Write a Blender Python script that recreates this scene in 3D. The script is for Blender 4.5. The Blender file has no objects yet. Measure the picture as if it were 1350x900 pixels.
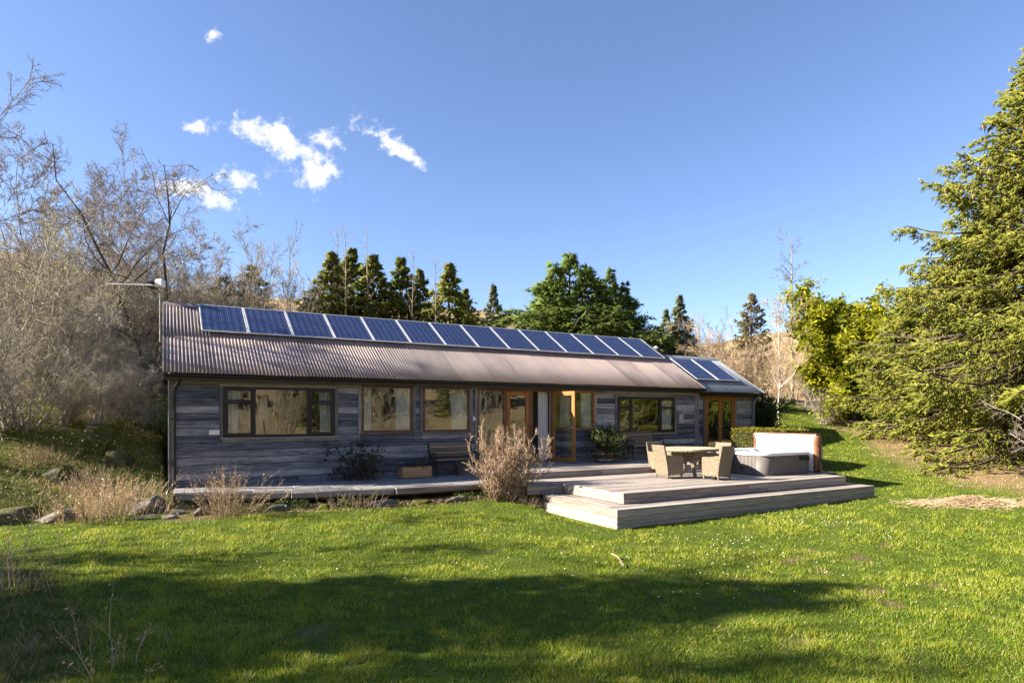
import bpy, math, random
import numpy as np
from mathutils import Vector, Matrix

# ------------------------------------------------------------------ camera, sky, sun, exposure
SC = bpy.context.scene
COL = SC.collection
AX = math.radians(60.65)
CAM = (-0.13, -15.76, 1.38)
cd = bpy.data.cameras.new('camera'); cam = bpy.data.objects.new('camera', cd); COL.objects.link(cam)
cam.location = CAM; cam.rotation_euler = (math.pi/2, 0, AX - math.pi/2)
cd.sensor_width = 36; cd.lens = 36*818/1350; cd.shift_y = 98/1350
cd.clip_start = 0.05; cd.clip_end = 4000
SC.camera = cam

SUN = Vector((-0.83, 0.295, 0.475)).normalized()
sl = bpy.data.lights.new('sun', 'SUN'); so = bpy.data.objects.new('sun', sl); COL.objects.link(so)
sl.energy = 5.0; sl.angle = math.radians(0.53); sl.color = (1.0, 0.89, 0.73)
so.rotation_euler = SUN.to_track_quat('Z', 'Y').to_euler(); so.location = (-30, 10, 25)

world = bpy.data.worlds.new('World'); SC.world = world; world.use_nodes = True
SC.view_settings.view_transform = 'Standard'; SC.view_settings.look = 'None'
SC.view_settings.gamma = 1; SC.view_settings.use_curve_mapping = False
SC.view_settings.exposure = 1.95

def build_world():
    nt = world.node_tree; nt.nodes.clear(); N = nt.nodes.new; L = nt.links.new
    out = N('ShaderNodeOutputWorld'); bg = N('ShaderNodeBackground'); bg.inputs[1].default_value = 0.066
    sky = N('ShaderNodeTexSky'); sky.sky_type = 'NISHITA'; sky.sun_disc = False
    sky.sun_elevation = math.asin(SUN.z); sky.sun_rotation = math.atan2(SUN.x, SUN.y)
    sky.air_density = 1.0; sky.dust_density = 0.5; sky.ozone_density = 3.4; sky.altitude = 700
    tc = N('ShaderNodeTexCoord')
    # a few fair weather clouds: soft lobes broken up by noise, placed by compass direction and height
    F = Vector((math.cos(AX), math.sin(AX), 0)); Rv = Vector((F.y, -F.x, 0)); Z = Vector((0, 0, 1))
    def dot(v):
        n = N('ShaderNodeVectorMath'); n.operation = 'DOT_PRODUCT'; L(tc.outputs['Generated'], n.inputs[0]); n.inputs[1].default_value = v; return n.outputs['Value']
    def m(op, a, b=None, clamp=False):
        n = N('ShaderNodeMath'); n.operation = op; n.use_clamp = clamp
        for i, v in enumerate((a, b)):
            if v is None: continue
            if isinstance(v, (int, float)): n.inputs[i].default_value = v
            else: L(v, n.inputs[i])
        return n.outputs[0]
    w = m('MAXIMUM', dot(F), 0.05); u = m('DIVIDE', dot(Rv), w); v = m('DIVIDE', dot(Z), w)
    cb = N('ShaderNodeCombineXYZ'); L(u, cb.inputs[0]); L(v, cb.inputs[1])
    def noise(sc, det, rough):
        n = N('ShaderNodeTexNoise'); n.inputs['Scale'].default_value = sc; n.inputs['Detail'].default_value = det; n.inputs['Roughness'].default_value = rough
        L(cb.outputs[0], n.inputs['Vector']); return n.outputs['Fac']
    nz = m('SUBTRACT', noise(17, 8, 0.62), 0.5)
    nf = m('SUBTRACT', noise(60, 5, 0.6), 0.5)
    lobes = [(-0.418, .462, .052, .020, -0.45), (-0.345, .430, .044, .026, -0.3), (-0.318, .402, .044, .032, -0.6), (-0.375, .450, .045, .022, -.4),
             (-0.205, .446, .044, .017, -0.5), (-0.168, .420, .028, .013, -0.7), (-0.298, .443, .036, .018, -0.35), (-0.444, .380, .036, .020, -0.15), (-0.508, .467, .024, .014, -.2), (-0.535, .365, .055, .014, -0.1), (-0.47, .348, .03, .014, -.4), (-0.482, .612, .012, .010, .9)]
    tot = None
    for (cx, cy, rx, ry, ang) in lobes:
        du = m('SUBTRACT', u, cx); dv = m('SUBTRACT', v, cy); c, s = math.cos(ang), math.sin(ang)
        a = m('DIVIDE', m('ADD', m('MULTIPLY', du, c), m('MULTIPLY', dv, s)), rx)
        b = m('DIVIDE', m('SUBTRACT', m('MULTIPLY', dv, c), m('MULTIPLY', du, s)), ry)
        r = m('ADD', m('MULTIPLY', a, a), m('MULTIPLY', b, b))
        g = m('POWER', 2.718, m('MULTIPLY', r, -1.0))
        tot = g if tot is None else m('MAXIMUM', tot, g)
    dens = m('ADD', m('ADD', m('MULTIPLY', nz, 2.5), m('MULTIPLY', nf, 1.9)), tot)
    mr = N('ShaderNodeMapRange'); mr.interpolation_type = 'SMOOTHSTEP'; L(dens, mr.inputs[0]); mr.inputs[1].default_value = 0.30; mr.inputs[2].default_value = 1.25
    gate = m('MULTIPLY', mr.outputs[0], m('MULTIPLY', tot, 5.0, True), True)
    tn = N('ShaderNodeMix'); tn.data_type = 'RGBA'; tn.blend_type = 'MULTIPLY'; tn.inputs[0].default_value = 1; L(sky.outputs[0], tn.inputs[6]); tn.inputs[7].default_value = (.98, .925, 1.0, 1)
    mix = N('ShaderNodeMix'); mix.data_type = 'RGBA'; L(gate, mix.inputs[0]); L(tn.outputs[2], mix.inputs[6]); mix.inputs[7].default_value = (5.4, 5.3, 5.4, 1)
    L(mix.outputs[2], bg.inputs[0]); L(bg.outputs[0], out.inputs[0])
build_world()

# ------------------------------------------------------------------ helpers
RNG = np.random.default_rng(11)
random.seed(5)
def at(px, depth):
    """ground position seen in the column px at a distance depth along the view axis"""
    l = (px - 675)/818*depth
    return (CAM[0] + math.cos(AX)*depth + math.sin(AX)*l, CAM[1] + math.sin(AX)*depth - math.cos(AX)*l)
def link(o, parent=None):
    COL.objects.link(o)
    if parent: o.parent = parent
    return o
def tag(o, label=None, cat=None, group=None, kind=None):
    if label: o['label'] = label
    if cat: o['category'] = cat
    if group: o['group'] = group
    if kind: o['kind'] = kind
    return o
def empty(name, loc=(0, 0, 0), rz=0, label=None, cat=None, group=None):
    o = bpy.data.objects.new(name, None); o.empty_display_size = 0.2; link(o); o.location = loc; o.rotation_euler = (0, 0, rz)
    return tag(o, label, cat, group)
def copy_tree(o, parent=None):
    c = o.copy(); link(c)
    if parent: c.parent = parent
    for ch in list(o.children): copy_tree(ch, c)
    return c

def np_mesh(name, V, F4=None, F3=None, mat=None, smooth=False, tint=None):
    V = np.asarray(V, np.float32).reshape(-1, 3)
    q = np.zeros((0, 4), np.int32) if F4 is None else np.asarray(F4, np.int32).reshape(-1, 4)
    t = np.zeros((0, 3), np.int32) if F3 is None else np.asarray(F3, np.int32).reshape(-1, 3)
    me = bpy.data.meshes.new(name)
    me.vertices.add(len(V)); me.vertices.foreach_set('co', V.ravel())
    nl = q.size + t.size
    me.loops.add(nl); me.loops.foreach_set('vertex_index', np.concatenate([q.ravel(), t.ravel()]).astype(np.int32))
    me.polygons.add(len(q) + len(t))
    ls = np.concatenate([np.arange(len(q))*4, q.size + np.arange(len(t))*3]).astype(np.int32)
    me.polygons.foreach_set('loop_start', ls)
    if smooth: me.polygons.foreach_set('use_smooth', np.ones(len(ls), bool))
    if tint is not None:
        a = me.attributes.new('tint', 'FLOAT', 'POINT'); a.data.foreach_set('value', np.asarray(tint, np.float32))
    me.update(calc_edges=True)
    if mat: me.materials.append(mat)
    return me

class MB:
    """collects simple solids into one mesh"""
    def __init__(s): s.v = []; s.f = []; s.sm = []
    def add(s, vs, fs, smooth=False):
        n = len(s.v); s.v += [tuple(v) for v in vs]; s.f += [tuple(i + n for i in f) for f in fs]; s.sm += [smooth]*len(fs); return s
    def box(s, x0, x1, y0, y1, z0, z1, b=0.0, M=None):
        if b <= 0:
            vs = [(x, y, z) for x in (x0, x1) for y in (y0, y1) for z in (z0, z1)]
            fs = [(0, 1, 3, 2), (4, 6, 7, 5), (0, 4, 5, 1), (2, 3, 7, 6), (0, 2, 6, 4), (1, 5, 7, 3)]
        else:
            b = min(b, (x1-x0)*.45, (y1-y0)*.45, (z1-z0)*.45)
            vs = []; idx = {}
            for ix, x in ((0, x0), (1, x1)):
                for iy, y in ((0, y0), (1, y1)):
                    for iz, z in ((0, z0), (1, z1)):
                        sx, sy, sz = (b, -b)[ix], (b, -b)[iy], (b, -b)[iz]
                        for ax, p in (('x', (x, y+sy, z+sz)), ('y', (x+sx, y, z+sz)), ('z', (x+sx, y+sy, z))):
                            idx[(ix, iy, iz, ax)] = len(vs); vs.append(p)
            I = lambda a, b_, c, d: idx[(a, b_, c, d)]
            fs = []
            for i in (0, 1):
                f = [I(i, 0, 0, 'x'), I(i, 0, 1, 'x'), I(i, 1, 1, 'x'), I(i, 1, 0, 'x')]; fs.append(f if i == 0 else f[::-1])
                f = [I(0, i, 0, 'y'), I(1, i, 0, 'y'), I(1, i, 1, 'y'), I(0, i, 1, 'y')]; fs.append(f if i == 0 else f[::-1])
                f = [I(0, 0, i, 'z'), I(0, 1, i, 'z'), I(1, 1, i, 'z'), I(1, 0, i, 'z')]; fs.append(f if i == 0 else f[::-1])
            for i in (0, 1):
                for j in (0, 1):
                    fs.append([I(i, j, 0, 'x'), I(i, j, 0, 'y'), I(i, j, 1, 'y'), I(i, j, 1, 'x')])
                    fs.append([I(i, 0, j, 'x'), I(i, 0, j, 'z'), I(i, 1, j, 'z'), I(i, 1, j, 'x')])
                    fs.append([I(0, i, j, 'y'), I(0, i, j, 'z'), I(1, i, j, 'z'), I(1, i, j, 'y')])
                    for k in (0, 1): fs.append([I(i, j, k, 'x'), I(i, j, k, 'y'), I(i, j, k, 'z')])
        if M is not None: vs = [tuple(M @ Vector(p)) for p in vs]
        return s.add(vs, fs)
    def tube(s, pts, r, n=8, cap=True, flat=1.0):
        pts = [Vector(p) for p in pts]; K = len(pts); rr = r if isinstance(r, (list, tuple)) else [r]*K
        vs = []; ref = None
        for i, p in enumerate(pts):
            t = (pts[min(i+1, K-1)] - pts[max(i-1, 0)]).normalized()
            if ref is None: ref = t.orthogonal().normalized()
            ref = (ref - t*ref.dot(t)); ref = ref.normalized() if ref.length > 1e-6 else t.orthogonal().normalized()
            b = t.cross(ref)
            for k in range(n):
                a = 2*math.pi*k/n; vs.append(p + ref*math.cos(a)*rr[i] + b*math.sin(a)*rr[i]*flat)
        fs = [(i*n+k, i*n+(k+1) % n, (i+1)*n+(k+1) % n, (i+1)*n+k) for i in range(K-1) for k in range(n)]
        s.add(vs, fs, True)
        if cap: s.add(vs[:n], [tuple(range(n))[::-1]]); s.add(vs[-n:], [tuple(range(n))])
        return s
    def lathe(s, prof, n=24, c=(0, 0, 0), smooth=True):
        vs = [(c[0]+r*math.cos(2*math.pi*k/n), c[1]+r*math.sin(2*math.pi*k/n), c[2]+z) for r, z in prof for k in range(n)]
        fs = [(i*n+k, i*n+(k+1) % n, (i+1)*n+(k+1) % n, (i+1)*n+k) for i in range(len(prof)-1) for k in range(n)]
        return s.add(vs, fs, smooth)
    def prism(s, poly, axis, a0, a1):
        """extrude a 2D polygon (list of pairs) along an axis: 'x' -> (y,z), 'y' -> (x,z), 'z' -> (x,y)"""
        def P(u, v, a): return {'x': (a, u, v), 'y': (u, a, v), 'z': (u, v, a)}[axis]
        n = len(poly); vs = [P(u, v, a0) for u, v in poly] + [P(u, v, a1) for u, v in poly]
        return s.add(vs, [tuple(range(n))[::-1], tuple(range(n, 2*n))] + [(i, (i+1) % n, n+(i+1) % n, n+i) for i in range(n)])
    def mesh(s, name, mat):
        me = bpy.data.meshes.new(name); me.from_pydata(s.v, [], s.f); me.polygons.foreach_set('use_smooth', s.sm); me.update()
        if mat: me.materials.append(mat)
        import bmesh
        bm = bmesh.new(); bm.from_mesh(me); bmesh.ops.recalc_face_normals(bm, faces=bm.faces); bm.to_mesh(me); bm.free()
        return me
    def build(s, name, mat, parent=None, loc=(0, 0, 0)):
        o = bpy.data.objects.new(name, s.mesh(name, mat)); o.location = loc; return link(o, parent)
def obj(name, me, parent=None, loc=(0, 0, 0), rot=(0, 0, 0), scale=(1, 1, 1)):
    o = bpy.data.objects.new(name, me); o.location = loc; o.rotation_euler = rot; o.scale = scale; return link(o, parent)

# ------------------------------------------------------------------ materials
class Mat:
    def __init__(s, name, rough=0.7, spec=0.3):
        s.m = bpy.data.materials.new(name); s.m.use_nodes = True; s.nt = s.m.node_tree; s.p = s.nt.nodes['Principled BSDF']
        s.out = s.nt.nodes['Material Output']
        s.p.inputs['Roughness'].default_value = rough; s.p.inputs['Specular IOR Level'].default_value = spec
    def N(s, t, **k):
        n = s.nt.nodes.new('ShaderNode' + t)
        for a, b in k.items(): setattr(n, a, b)
        return n
    def L(s, a, b): s.nt.links.new(a, b)
    def coord(s, kind='Object', scale=(1, 1, 1), rnd=False):
        tc = s.N('TexCoord'); mp = s.N('Mapping'); mp.inputs['Scale'].default_value = scale
        if kind == 'World': g = s.N('NewGeometry'); s.L(g.outputs['Position'], mp.inputs[0])
        else: s.L(tc.outputs[kind], mp.inputs[0])
        if rnd:
            oi = s.N('ObjectInfo'); ml = s.N('Math', operation='MULTIPLY'); ml.inputs[1].default_value = 91.7; s.L(oi.outputs['Random'], ml.inputs[0]); s.L(ml.outputs[0], mp.inputs['Location'])
        return mp.outputs[0]
    def noise(s, vec, scale, detail=4, rough=0.55, dist=0.0):
        n = s.N('TexNoise'); n.inputs['Scale'].default_value = scale; n.inputs['Detail'].default_value = detail; n.inputs['Roughness'].default_value = rough; n.inputs['Distortion'].default_value = dist
        if vec: s.L(vec, n.inputs['Vector'])
        return n.outputs['Fac']
    def ramp(s, fac, stops):
        r = s.N('ValToRGB'); e = r.color_ramp.elements
        while len(e) < len(stops): e.new(0.5)
        for el, (p, c) in zip(e, stops): el.position = p; el.color = (*c, 1) if len(c) == 3 else c
        s.L(fac, r.inputs[0]); return r.outputs[0]
    def mix(s, fac, a, b, mode='MIX'):
        n = s.N('Mix', data_type='RGBA', blend_type=mode)
        for k, v in ((0, fac), (6, a), (7, b)):
            if isinstance(v, (int, float)): n.inputs[k].default_value = v
            elif isinstance(v, tuple): n.inputs[k].default_value = (*v, 1)
            else: s.L(v, n.inputs[k])
        return n.outputs[2]
    def math(s, op, a, b=0.0, clamp=False):
        n = s.N('Math', operation=op); n.use_clamp = clamp
        for i, v in enumerate((a, b)):
            if isinstance(v, (int, float)): n.inputs[i].default_value = v
            else: s.L(v, n.inputs[i])
        return n.outputs[0]
    def rand(s): return s.N('ObjectInfo').outputs['Random']
    def attr(s, name): return s.N('Attribute', attribute_name=name).outputs['Fac']
    def col(s, c):
        if isinstance(c, tuple): s.p.inputs['Base Color'].default_value = (*c, 1)
        else: s.L(c, s.p.inputs['Base Color'])
        return s
    def bump(s, h, strength=0.4, dist=0.01):
        b = s.N('Bump'); b.inputs['Strength'].default_value = strength; b.inputs['Distance'].default_value = dist; s.L(h, b.inputs['Height']); s.L(b.outputs[0], s.p.inputs['Normal']); return s

def plain(name, c, rough=0.6, metal=0, spec=.3, var=0.15, sc=6):
    k = Mat(name, rough, spec); k.p.inputs['Metallic'].default_value = metal
    n = k.noise(k.coord('World'), sc, 5)
    k.col(k.ramp(n, [(.25, tuple(v*(1-var) for v in c)), (.75, tuple(min(1, v*(1+var)) for v in c))])); return k.m

def wood(name, dark, mid, light, along='x', rough=.75, streak=1.0, bump=.35):
    k = Mat(name, rough, .2)
    sc = {'x': (2.2, 26, 26), 'y': (26, 2.2, 26), 'z': (26, 26, 2.2)}[along]
    v = k.coord('Object', sc, True); n1 = k.noise(v, 1.6, 6, .65, .4)
    v2 = k.coord('Object', tuple(0.35*q if q > 2 else q*.9 for q in sc), True); n2 = k.noise(v2, 1.3, 4, .6)
    a = k.math('ADD', k.math('MULTIPLY', n1, .6), k.math('MULTIPLY', n2, .55)); a = k.math('ADD', a, k.math('MULTIPLY', k.math('SUBTRACT', k.rand(), .5), .28*streak))
    k.col(k.ramp(a, [(.36, dark), (.56, mid), (.8, light)])); k.bump(n1, bump, .006); return k.m

def foliage(name, c0, c1, c2, trans=.35, rough=.55):
    k = Mat(name, rough, .25)
    t = k.attr('tint'); r = k.rand()
    n = k.noise(k.coord('World'), .9, 3)
    f = k.math('ADD', k.math('MULTIPLY', t, .6), k.math('ADD', k.math('MULTIPLY', n, .5), k.math('MULTIPLY', k.math('SUBTRACT', r, .5), .2)))
    c = k.ramp(f, [(.22, c0), (.55, c1), (.88, c2)]); k.col(c)
    if trans > 0:
        tr = k.N('BsdfTranslucent'); k.L(c, tr.inputs[0]); mx = k.N('MixShader'); mx.inputs[0].default_value = trans
        k.L(k.p.outputs[0], mx.inputs[1]); k.L(tr.outputs[0], mx.inputs[2]); k.L(mx.outputs[0], k.out.inputs[0])
    return k.m

M = {}
M['clad'] = wood('weathered_cladding', (.038, .045, .060), (.145, .153, .176), (.44, .43, .405), 'x', .75, 1.15)
M['clad_y'] = wood('weathered_gable_cladding', (.04, .041, .047), (.115, .11, .11), (.27, .25, .225), 'y')
M['trim'] = wood('grey_trim', (.10, .095, .095), (.20, .19, .185), (.34, .32, .29), 'x')
M['trim_z'] = wood('grey_trim_upright', (.09, .088, .09), (.18, .17, .165), (.32, .30, .27), 'z')
M['deck'] = wood('silvered_decking', (.13, .112, .10), (.27, .235, .205), (.42, .37, .32), 'x')
M['deck_y'] = wood('silvered_decking_cross', (.15, .125, .11), (.30, .25, .21), (.45, .385, .32), 'y')
M['sleeper'] = wood('old_sleeper', (.10, .09, .075), (.24, .215, .185), (.40, .36, .31), 'x')
M['oak'] = wood('oak_stained', (.16, .065, .018), (.30, .13, .036), (.46, .22, .07), 'z', .45, .4, .15)
M['oak_x'] = wood('oak_stained_rail', (.16, .065, .018), (.30, .13, .036), (.46, .22, .07), 'x', .45, .4, .15)
M['brownframe'] = wood('brown_frame', (.075, .038, .02), (.14, .07, .035), (.22, .12, .065), 'x', .5, .4, .15)
M['black'] = plain('black_painted_frame', (.012, .013, .016), .4, 0, .4)
M['gutter'] = plain('black_gutter', (.011, .011, .013), .35, 0, .5)
M['bluepipe'] = plain('blue_grey_downpipe', (.10, .13, .22), .4)
M['plank_seat'] = wood('bench_slat', (.10, .075, .05), (.2, .155, .105), (.33, .26, .18), 'x')
M['trough'] = wood('pine_planter', (.26, .15, .07), (.42, .26, .13), (.55, .37, .2), 'x', .7, .4)
M['iron'] = plain('cast_iron', (.010, .010, .012), .5, .3, .4)
M['cream'] = plain('cream_plaster', (.34, .33, .31), .85, 0, .1, .05)
M['intfloor'] = wood('oak_floor', (.13, .08, .04), (.22, .14, .075), (.3, .2, .11), 'x', .5)
M['white'] = plain('white_plastic', (.78, .78, .76), .4, 0, .4, .04)
M['greybox'] = plain('grey_box', (.36, .35, .34), .6, 0, .3, .08)
M['alu'] = plain('aluminium', (.72, .71, .70), .38, .55, .5, .05)
M['brass'] = plain('satin_handle', (.55, .52, .46), .3, .9, .5, .05)
M['dark'] = plain('black_rubber', (.012, .012, .013), .6)
M['concrete'] = plain('concrete', (.34, .33, .31), .9, 0, .1, .25, 9)

def mk_curtain():
    k = Mat('white_curtain', .9, .1); k.col((.87, .87, .85))
    tr = k.N('BsdfTranslucent'); tr.inputs[0].default_value = (.8, .8, .77, 1); mx = k.N('MixShader'); mx.inputs[0].default_value = .3
    k.L(k.p.outputs[0], mx.inputs[1]); k.L(tr.outputs[0], mx.inputs[2]); k.L(mx.outputs[0], k.out.inputs[0]); return k.m
M['curtain'] = mk_curtain()

def mk_glass():
    k = Mat('window_glass'); lw = k.N('LayerWeight'); lw.inputs['Blend'].default_value = .5
    n = k.noise(k.coord('World'), 1.6, 2)
    b = k.N('Bump'); b.inputs['Strength'].default_value = .02; b.inputs['Distance'].default_value = .008; k.L(n, b.inputs['Height'])
    g = k.N('BsdfGlossy'); g.inputs['Roughness'].default_value = .0; k.L(b.outputs[0], g.inputs['Normal'])
    t = k.N('BsdfTransparent'); t.inputs[0].default_value = (.90, .93, .92, 1); mx = k.N('MixShader')
    f = k.math('ADD', k.math('MULTIPLY', k.math('POWER', lw.outputs['Facing'], 3.5), .7), .13, True)
    k.L(f, mx.inputs[0]); k.L(t.outputs[0], mx.inputs[1]); k.L(g.outputs[0], mx.inputs[2]); k.L(mx.outputs[0], k.out.inputs[0]); return k.m
M['glass'] = mk_glass()

def mk_roof(name, stops, grey=False):
    k = Mat(name, .6, .35)
    k.p.inputs['Metallic'].default_value = .0
    n = k.noise(k.coord('World', (1.2, .5, .5)), 1.4, 5, .6); s = k.noise(k.coord('World', (30, 1.2, 1.2)), 1.0, 4, .6)
    f = k.math('ADD', k.math('MULTIPLY', n, .55), k.math('MULTIPLY', s, .35)); f = k.math('ADD', f, k.math('MULTIPLY', k.math('SUBTRACT', k.rand(), .5), .30))
    c = k.ramp(f, stops)
    if not grey:   # lichen and rust along the lowest hand's breadth of the sheets
        g = k.N('NewGeometry'); sp = k.N('SeparateXYZ'); k.L(g.outputs['Position'], sp.inputs[0])
        low = k.N('MapRange'); k.L(sp.outputs[2], low.inputs[0]); low.inputs[1].default_value = 2.62; low.inputs[2].default_value = 2.33
        ln = k.noise(k.coord('World', (5, 5, 5)), 1.3, 5, .7)
        m = k.math('MULTIPLY', low.outputs[0], k.ramp(ln, [(.42, (0, 0, 0)), (.6, (1, 1, 1))]))
        c = k.mix(k.math('MULTIPLY', m, .85), c, k.mix(k.noise(k.coord('World'), 3, 2), (.36, .20, .045), (.16, .11, .06)))
    k.col(c); k.bump(k.noise(k.coord('World'), 40, 3), .12, .004); return k.m
M['roof'] = mk_roof('rusty_corrugated_iron', [(.28, (.15, .122, .12)), (.47, (.235, .195, .185)), (.62, (.28, .228, .208)), (.8, (.32, .245, .20))])
M['roof_grey'] = mk_roof('grey_corrugated_sheet', [(.3, (.20, .23, .27)), (.6, (.31, .34, .38)), (.8, (.42, .44, .46))], True)

def mk_pv():
    k = Mat('solar_cells', .06, .3); k.p.inputs['Coat Weight'].default_value = .15; k.p.inputs['Coat Roughness'].default_value = .03
    tc = k.N('TexCoord'); sp = k.N('SeparateXYZ'); k.L(tc.outputs['Object'], sp.inputs[0])
    def line(o, per, off, wd):
        a = k.math('FRACT', k.math('ADD', k.math('DIVIDE', o, per), off)); d = k.math('ABSOLUTE', k.math('SUBTRACT', a, .5)); return k.math('GREATER_THAN', d, .5 - wd)
    gap = k.math('MAXIMUM', line(sp.outputs[0], .168, 0, .022), line(sp.outputs[1], .161, 0, .016))
    bus = line(sp.outputs[0], .084, .5, .026)
    n = k.noise(k.coord('Object', (1, 1, 1), True), 9, 3)
    cell = k.ramp(n, [(.3, (.006, .012, .05)), (.7, (.011, .023, .085))])
    c = k.mix(k.math('MULTIPLY', bus, .55), cell, (.22, .25, .33)); c = k.mix(k.math('MULTIPLY', gap, .6), c, (.22, .25, .33)); k.col(c); k.p.inputs['Roughness'].default_value = .22; return k.m
M['pv'] = mk_pv()

def mk_wicker():
    k = Mat('pale_wicker', .6, .3); v = k.coord('Object')
    w1 = k.N('TexWave', wave_type='BANDS', bands_direction='Z'); w1.inputs['Scale'].default_value = 9; w1.inputs['Distortion'].default_value = 1.2; k.L(v, w1.inputs[0])
    w2 = k.N('TexWave', wave_type='BANDS', bands_direction='DIAGONAL'); w2.inputs['Scale'].default_value = 10; w2.inputs['Distortion'].default_value = .6; k.L(v, w2.inputs[0])
    h = k.math('MULTIPLY', w1.outputs['Fac'], w2.outputs['Fac']); n = k.noise(v, 22, 3)
    k.col(k.ramp(k.math('ADD', k.math('MULTIPLY', h, .5), k.math('MULTIPLY', n, .5)), [(.12, (.10, .075, .048)), (.40, (.27, .22, .15)), (.8, (.42, .35, .255))])); k.bump(h, 1.0, .02); return k.m
M['wicker'] = mk_wicker()
M['tabletop'] = wood('teak_top', (.28, .21, .13), (.42, .33, .22), (.55, .45, .32), 'x')
M['cushion'] = plain('beige_cushion', (.5, .43, .32), .9, 0, .1, .1)
M['tubgrey'] = plain('grey_tub_cabinet', (.125, .115, .105), .55, 0, .3, .12, 12)
M['acrylic'] = plain('white_acrylic', (.80, .80, .80), .18, 0, .5, .03)
M['vinyl_w'] = plain('white_vinyl', (.80, .79, .76), .5, 0, .3, .03)
M['vinyl_b'] = plain('brown_vinyl', (.17, .075, .035), .5, 0, .35, .25)
def mk_water():
    k = Mat('tub_water', .03, .5); k.col((.16, .34, .38)); k.bump(k.noise(k.coord('World'), 7, 3), .15, .02); return k.m
M['water'] = mk_water()
def mk_barrel(): return wood('barrel_stave', (.06, .032, .02), (.12, .065, .04), (.2, .12, .08), 'z')
M['barrel'] = mk_barrel(); M['hoop'] = plain('steel_hoop', (.42, .41, .42), .45, .6)

def mk_bark(name, c0, c1, c2, sc=8, bump=.6):
    k = Mat(name, .9, .1); n = k.noise(k.coord('Object', (1, 1, .25)), sc, 6, .65)
    f = k.math('ADD', n, k.math('MULTIPLY', k.math('SUBTRACT', k.rand(), .5), .15)); k.col(k.ramp(f, [(.3, c0), (.52, c1), (.72, c2)])); k.bump(n, bump, .02); return k.m
M['bark'] = mk_bark('dark_bark', (.05, .04, .032), (.10, .08, .06), (.17, .14, .105))
M['bark_tan'] = mk_bark('tan_bark', (.17, .13, .09), (.29, .235, .165), (.43, .36, .26))
M['bark_grey'] = mk_bark('grey_bark', (.18, .16, .13), (.32, .285, .235), (.46, .42, .36))
M['birch'] = mk_bark('birch_bark', (.14, .12, .105), (.58, .53, .47), (.74, .70, .63), 6, .3)
M['twig'] = mk_bark('twig_brown', (.16, .135, .115), (.24, .205, .18), (.34, .30, .265), 3, .1)
M['twig_red'] = mk_bark('twig_red_brown', (.13, .09, .068), (.21, .15, .11), (.31, .23, .17), 3, .1)
M['twig_straw'] = mk_bark('twig_straw', (.28, .20, .12), (.45, .335, .21), (.60, .47, .32), 3, .1)
M['twig_scrub'] = mk_bark('twig_scrub', (.26, .225, .175), (.45, .405, .32), (.66, .61, .50), 2.2, .1)
M['spruce'] = foliage('spruce_needles', (.095, .125, .016), (.215, .24, .032), (.37, .36, .06), .42)
M['conifer'] = foliage('dark_conifer_needles', (.065, .10, .018), (.175, .215, .034), (.33, .33, .06), .5)
M['bluefir'] = foliage('grey_fir_needles', (.06, .085, .05), (.13, .16, .085), (.22, .24, .13), .35)
M['cypress'] = foliage('cypress_sprays', (.05, .105, .02), (.145, .225, .035), (.28, .34, .065), .42)
M['drycon'] = foliage('brown_conifer_needles', (.05, .04, .018), (.11, .085, .03), (.17, .14, .045), .2)
M['yellowleaf'] = foliage('golden_leaves', (.11, .145, .010), (.32, .33, .016), (.58, .51, .028), .45)
M['leaf'] = foliage('mid_green_leaves', (.022, .045, .010), (.06, .095, .018), (.12, .15, .035), .3)
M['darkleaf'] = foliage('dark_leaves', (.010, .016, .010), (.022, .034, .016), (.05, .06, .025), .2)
M['boxleaf'] = foliage('box_hedge_leaves', (.08, .085, .008), (.17, .16, .014), (.27, .24, .03), .3)
M['catkin'] = foliage('pale_catkins', (.22, .20, .075), (.36, .34, .13), (.50, .47, .22), .3)
M['seed'] = foliage('dry_seedheads', (.30, .20, .115), (.45, .32, .195), (.60, .46, .30), .3)
M['gorse'] = foliage('yellow_flowers', (.35, .22, .01), (.55, .38, .02), (.7, .5, .04), .3)
M['cone'] = plain('spruce_cone', (.34, .17, .075), .7)
M['hay'] = foliage('dry_grass', (.26, .19, .10), (.40, .31, .18), (.55, .45, .29), .3)
M['grass'] = foliage('lawn_grass', (.062, .132, .010), (.170, .250, .018), (.36, .385, .045), .42, .5)
M['rough'] = foliage('rough_grass', (.06, .10, .012), (.13, .17, .024), (.28, .25, .07), .4, .5)
M['daisy'] = plain('daisy_white', (.82, .82, .78), .6)
def mk_rock(name, moss=.5):
    k = Mat(name, .92, .1); v = k.coord('World'); n = k.noise(v, 5, 7, .65); mm = k.noise(v, 2.1, 4, .6)
    g = k.N('NewGeometry'); sp = k.N('SeparateXYZ'); k.L(g.outputs['Normal'], sp.inputs[0])
    c = k.ramp(n, [(.3, (.07, .063, .052)), (.5, (.145, .13, .11)), (.72, (.29, .265, .23))])
    f = k.math('MULTIPLY', k.ramp(mm, [(.5-.12*moss, (0, 0, 0)), (.62, (1, 1, 1))]), k.math('MULTIPLY', k.math('ADD', sp.outputs[2], .35, True), moss*1.3, True), True)
    k.col(k.mix(f, c, k.mix(n, (.035, .050, .008), (.13, .12, .020)))); k.bump(n, .8, .04); return k.m
M['rock'] = mk_rock('lichened_stone', .25); M['mossrock'] = mk_rock('mossy_stone', 1.6)
M['slab'] = plain('paving_slab', (.22, .215, .21), .9, 0, .15, .3, 7)
M['soil'] = plain('garden_soil', (.085, .062, .042), .95, 0, .05, .35, 12)

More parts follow.
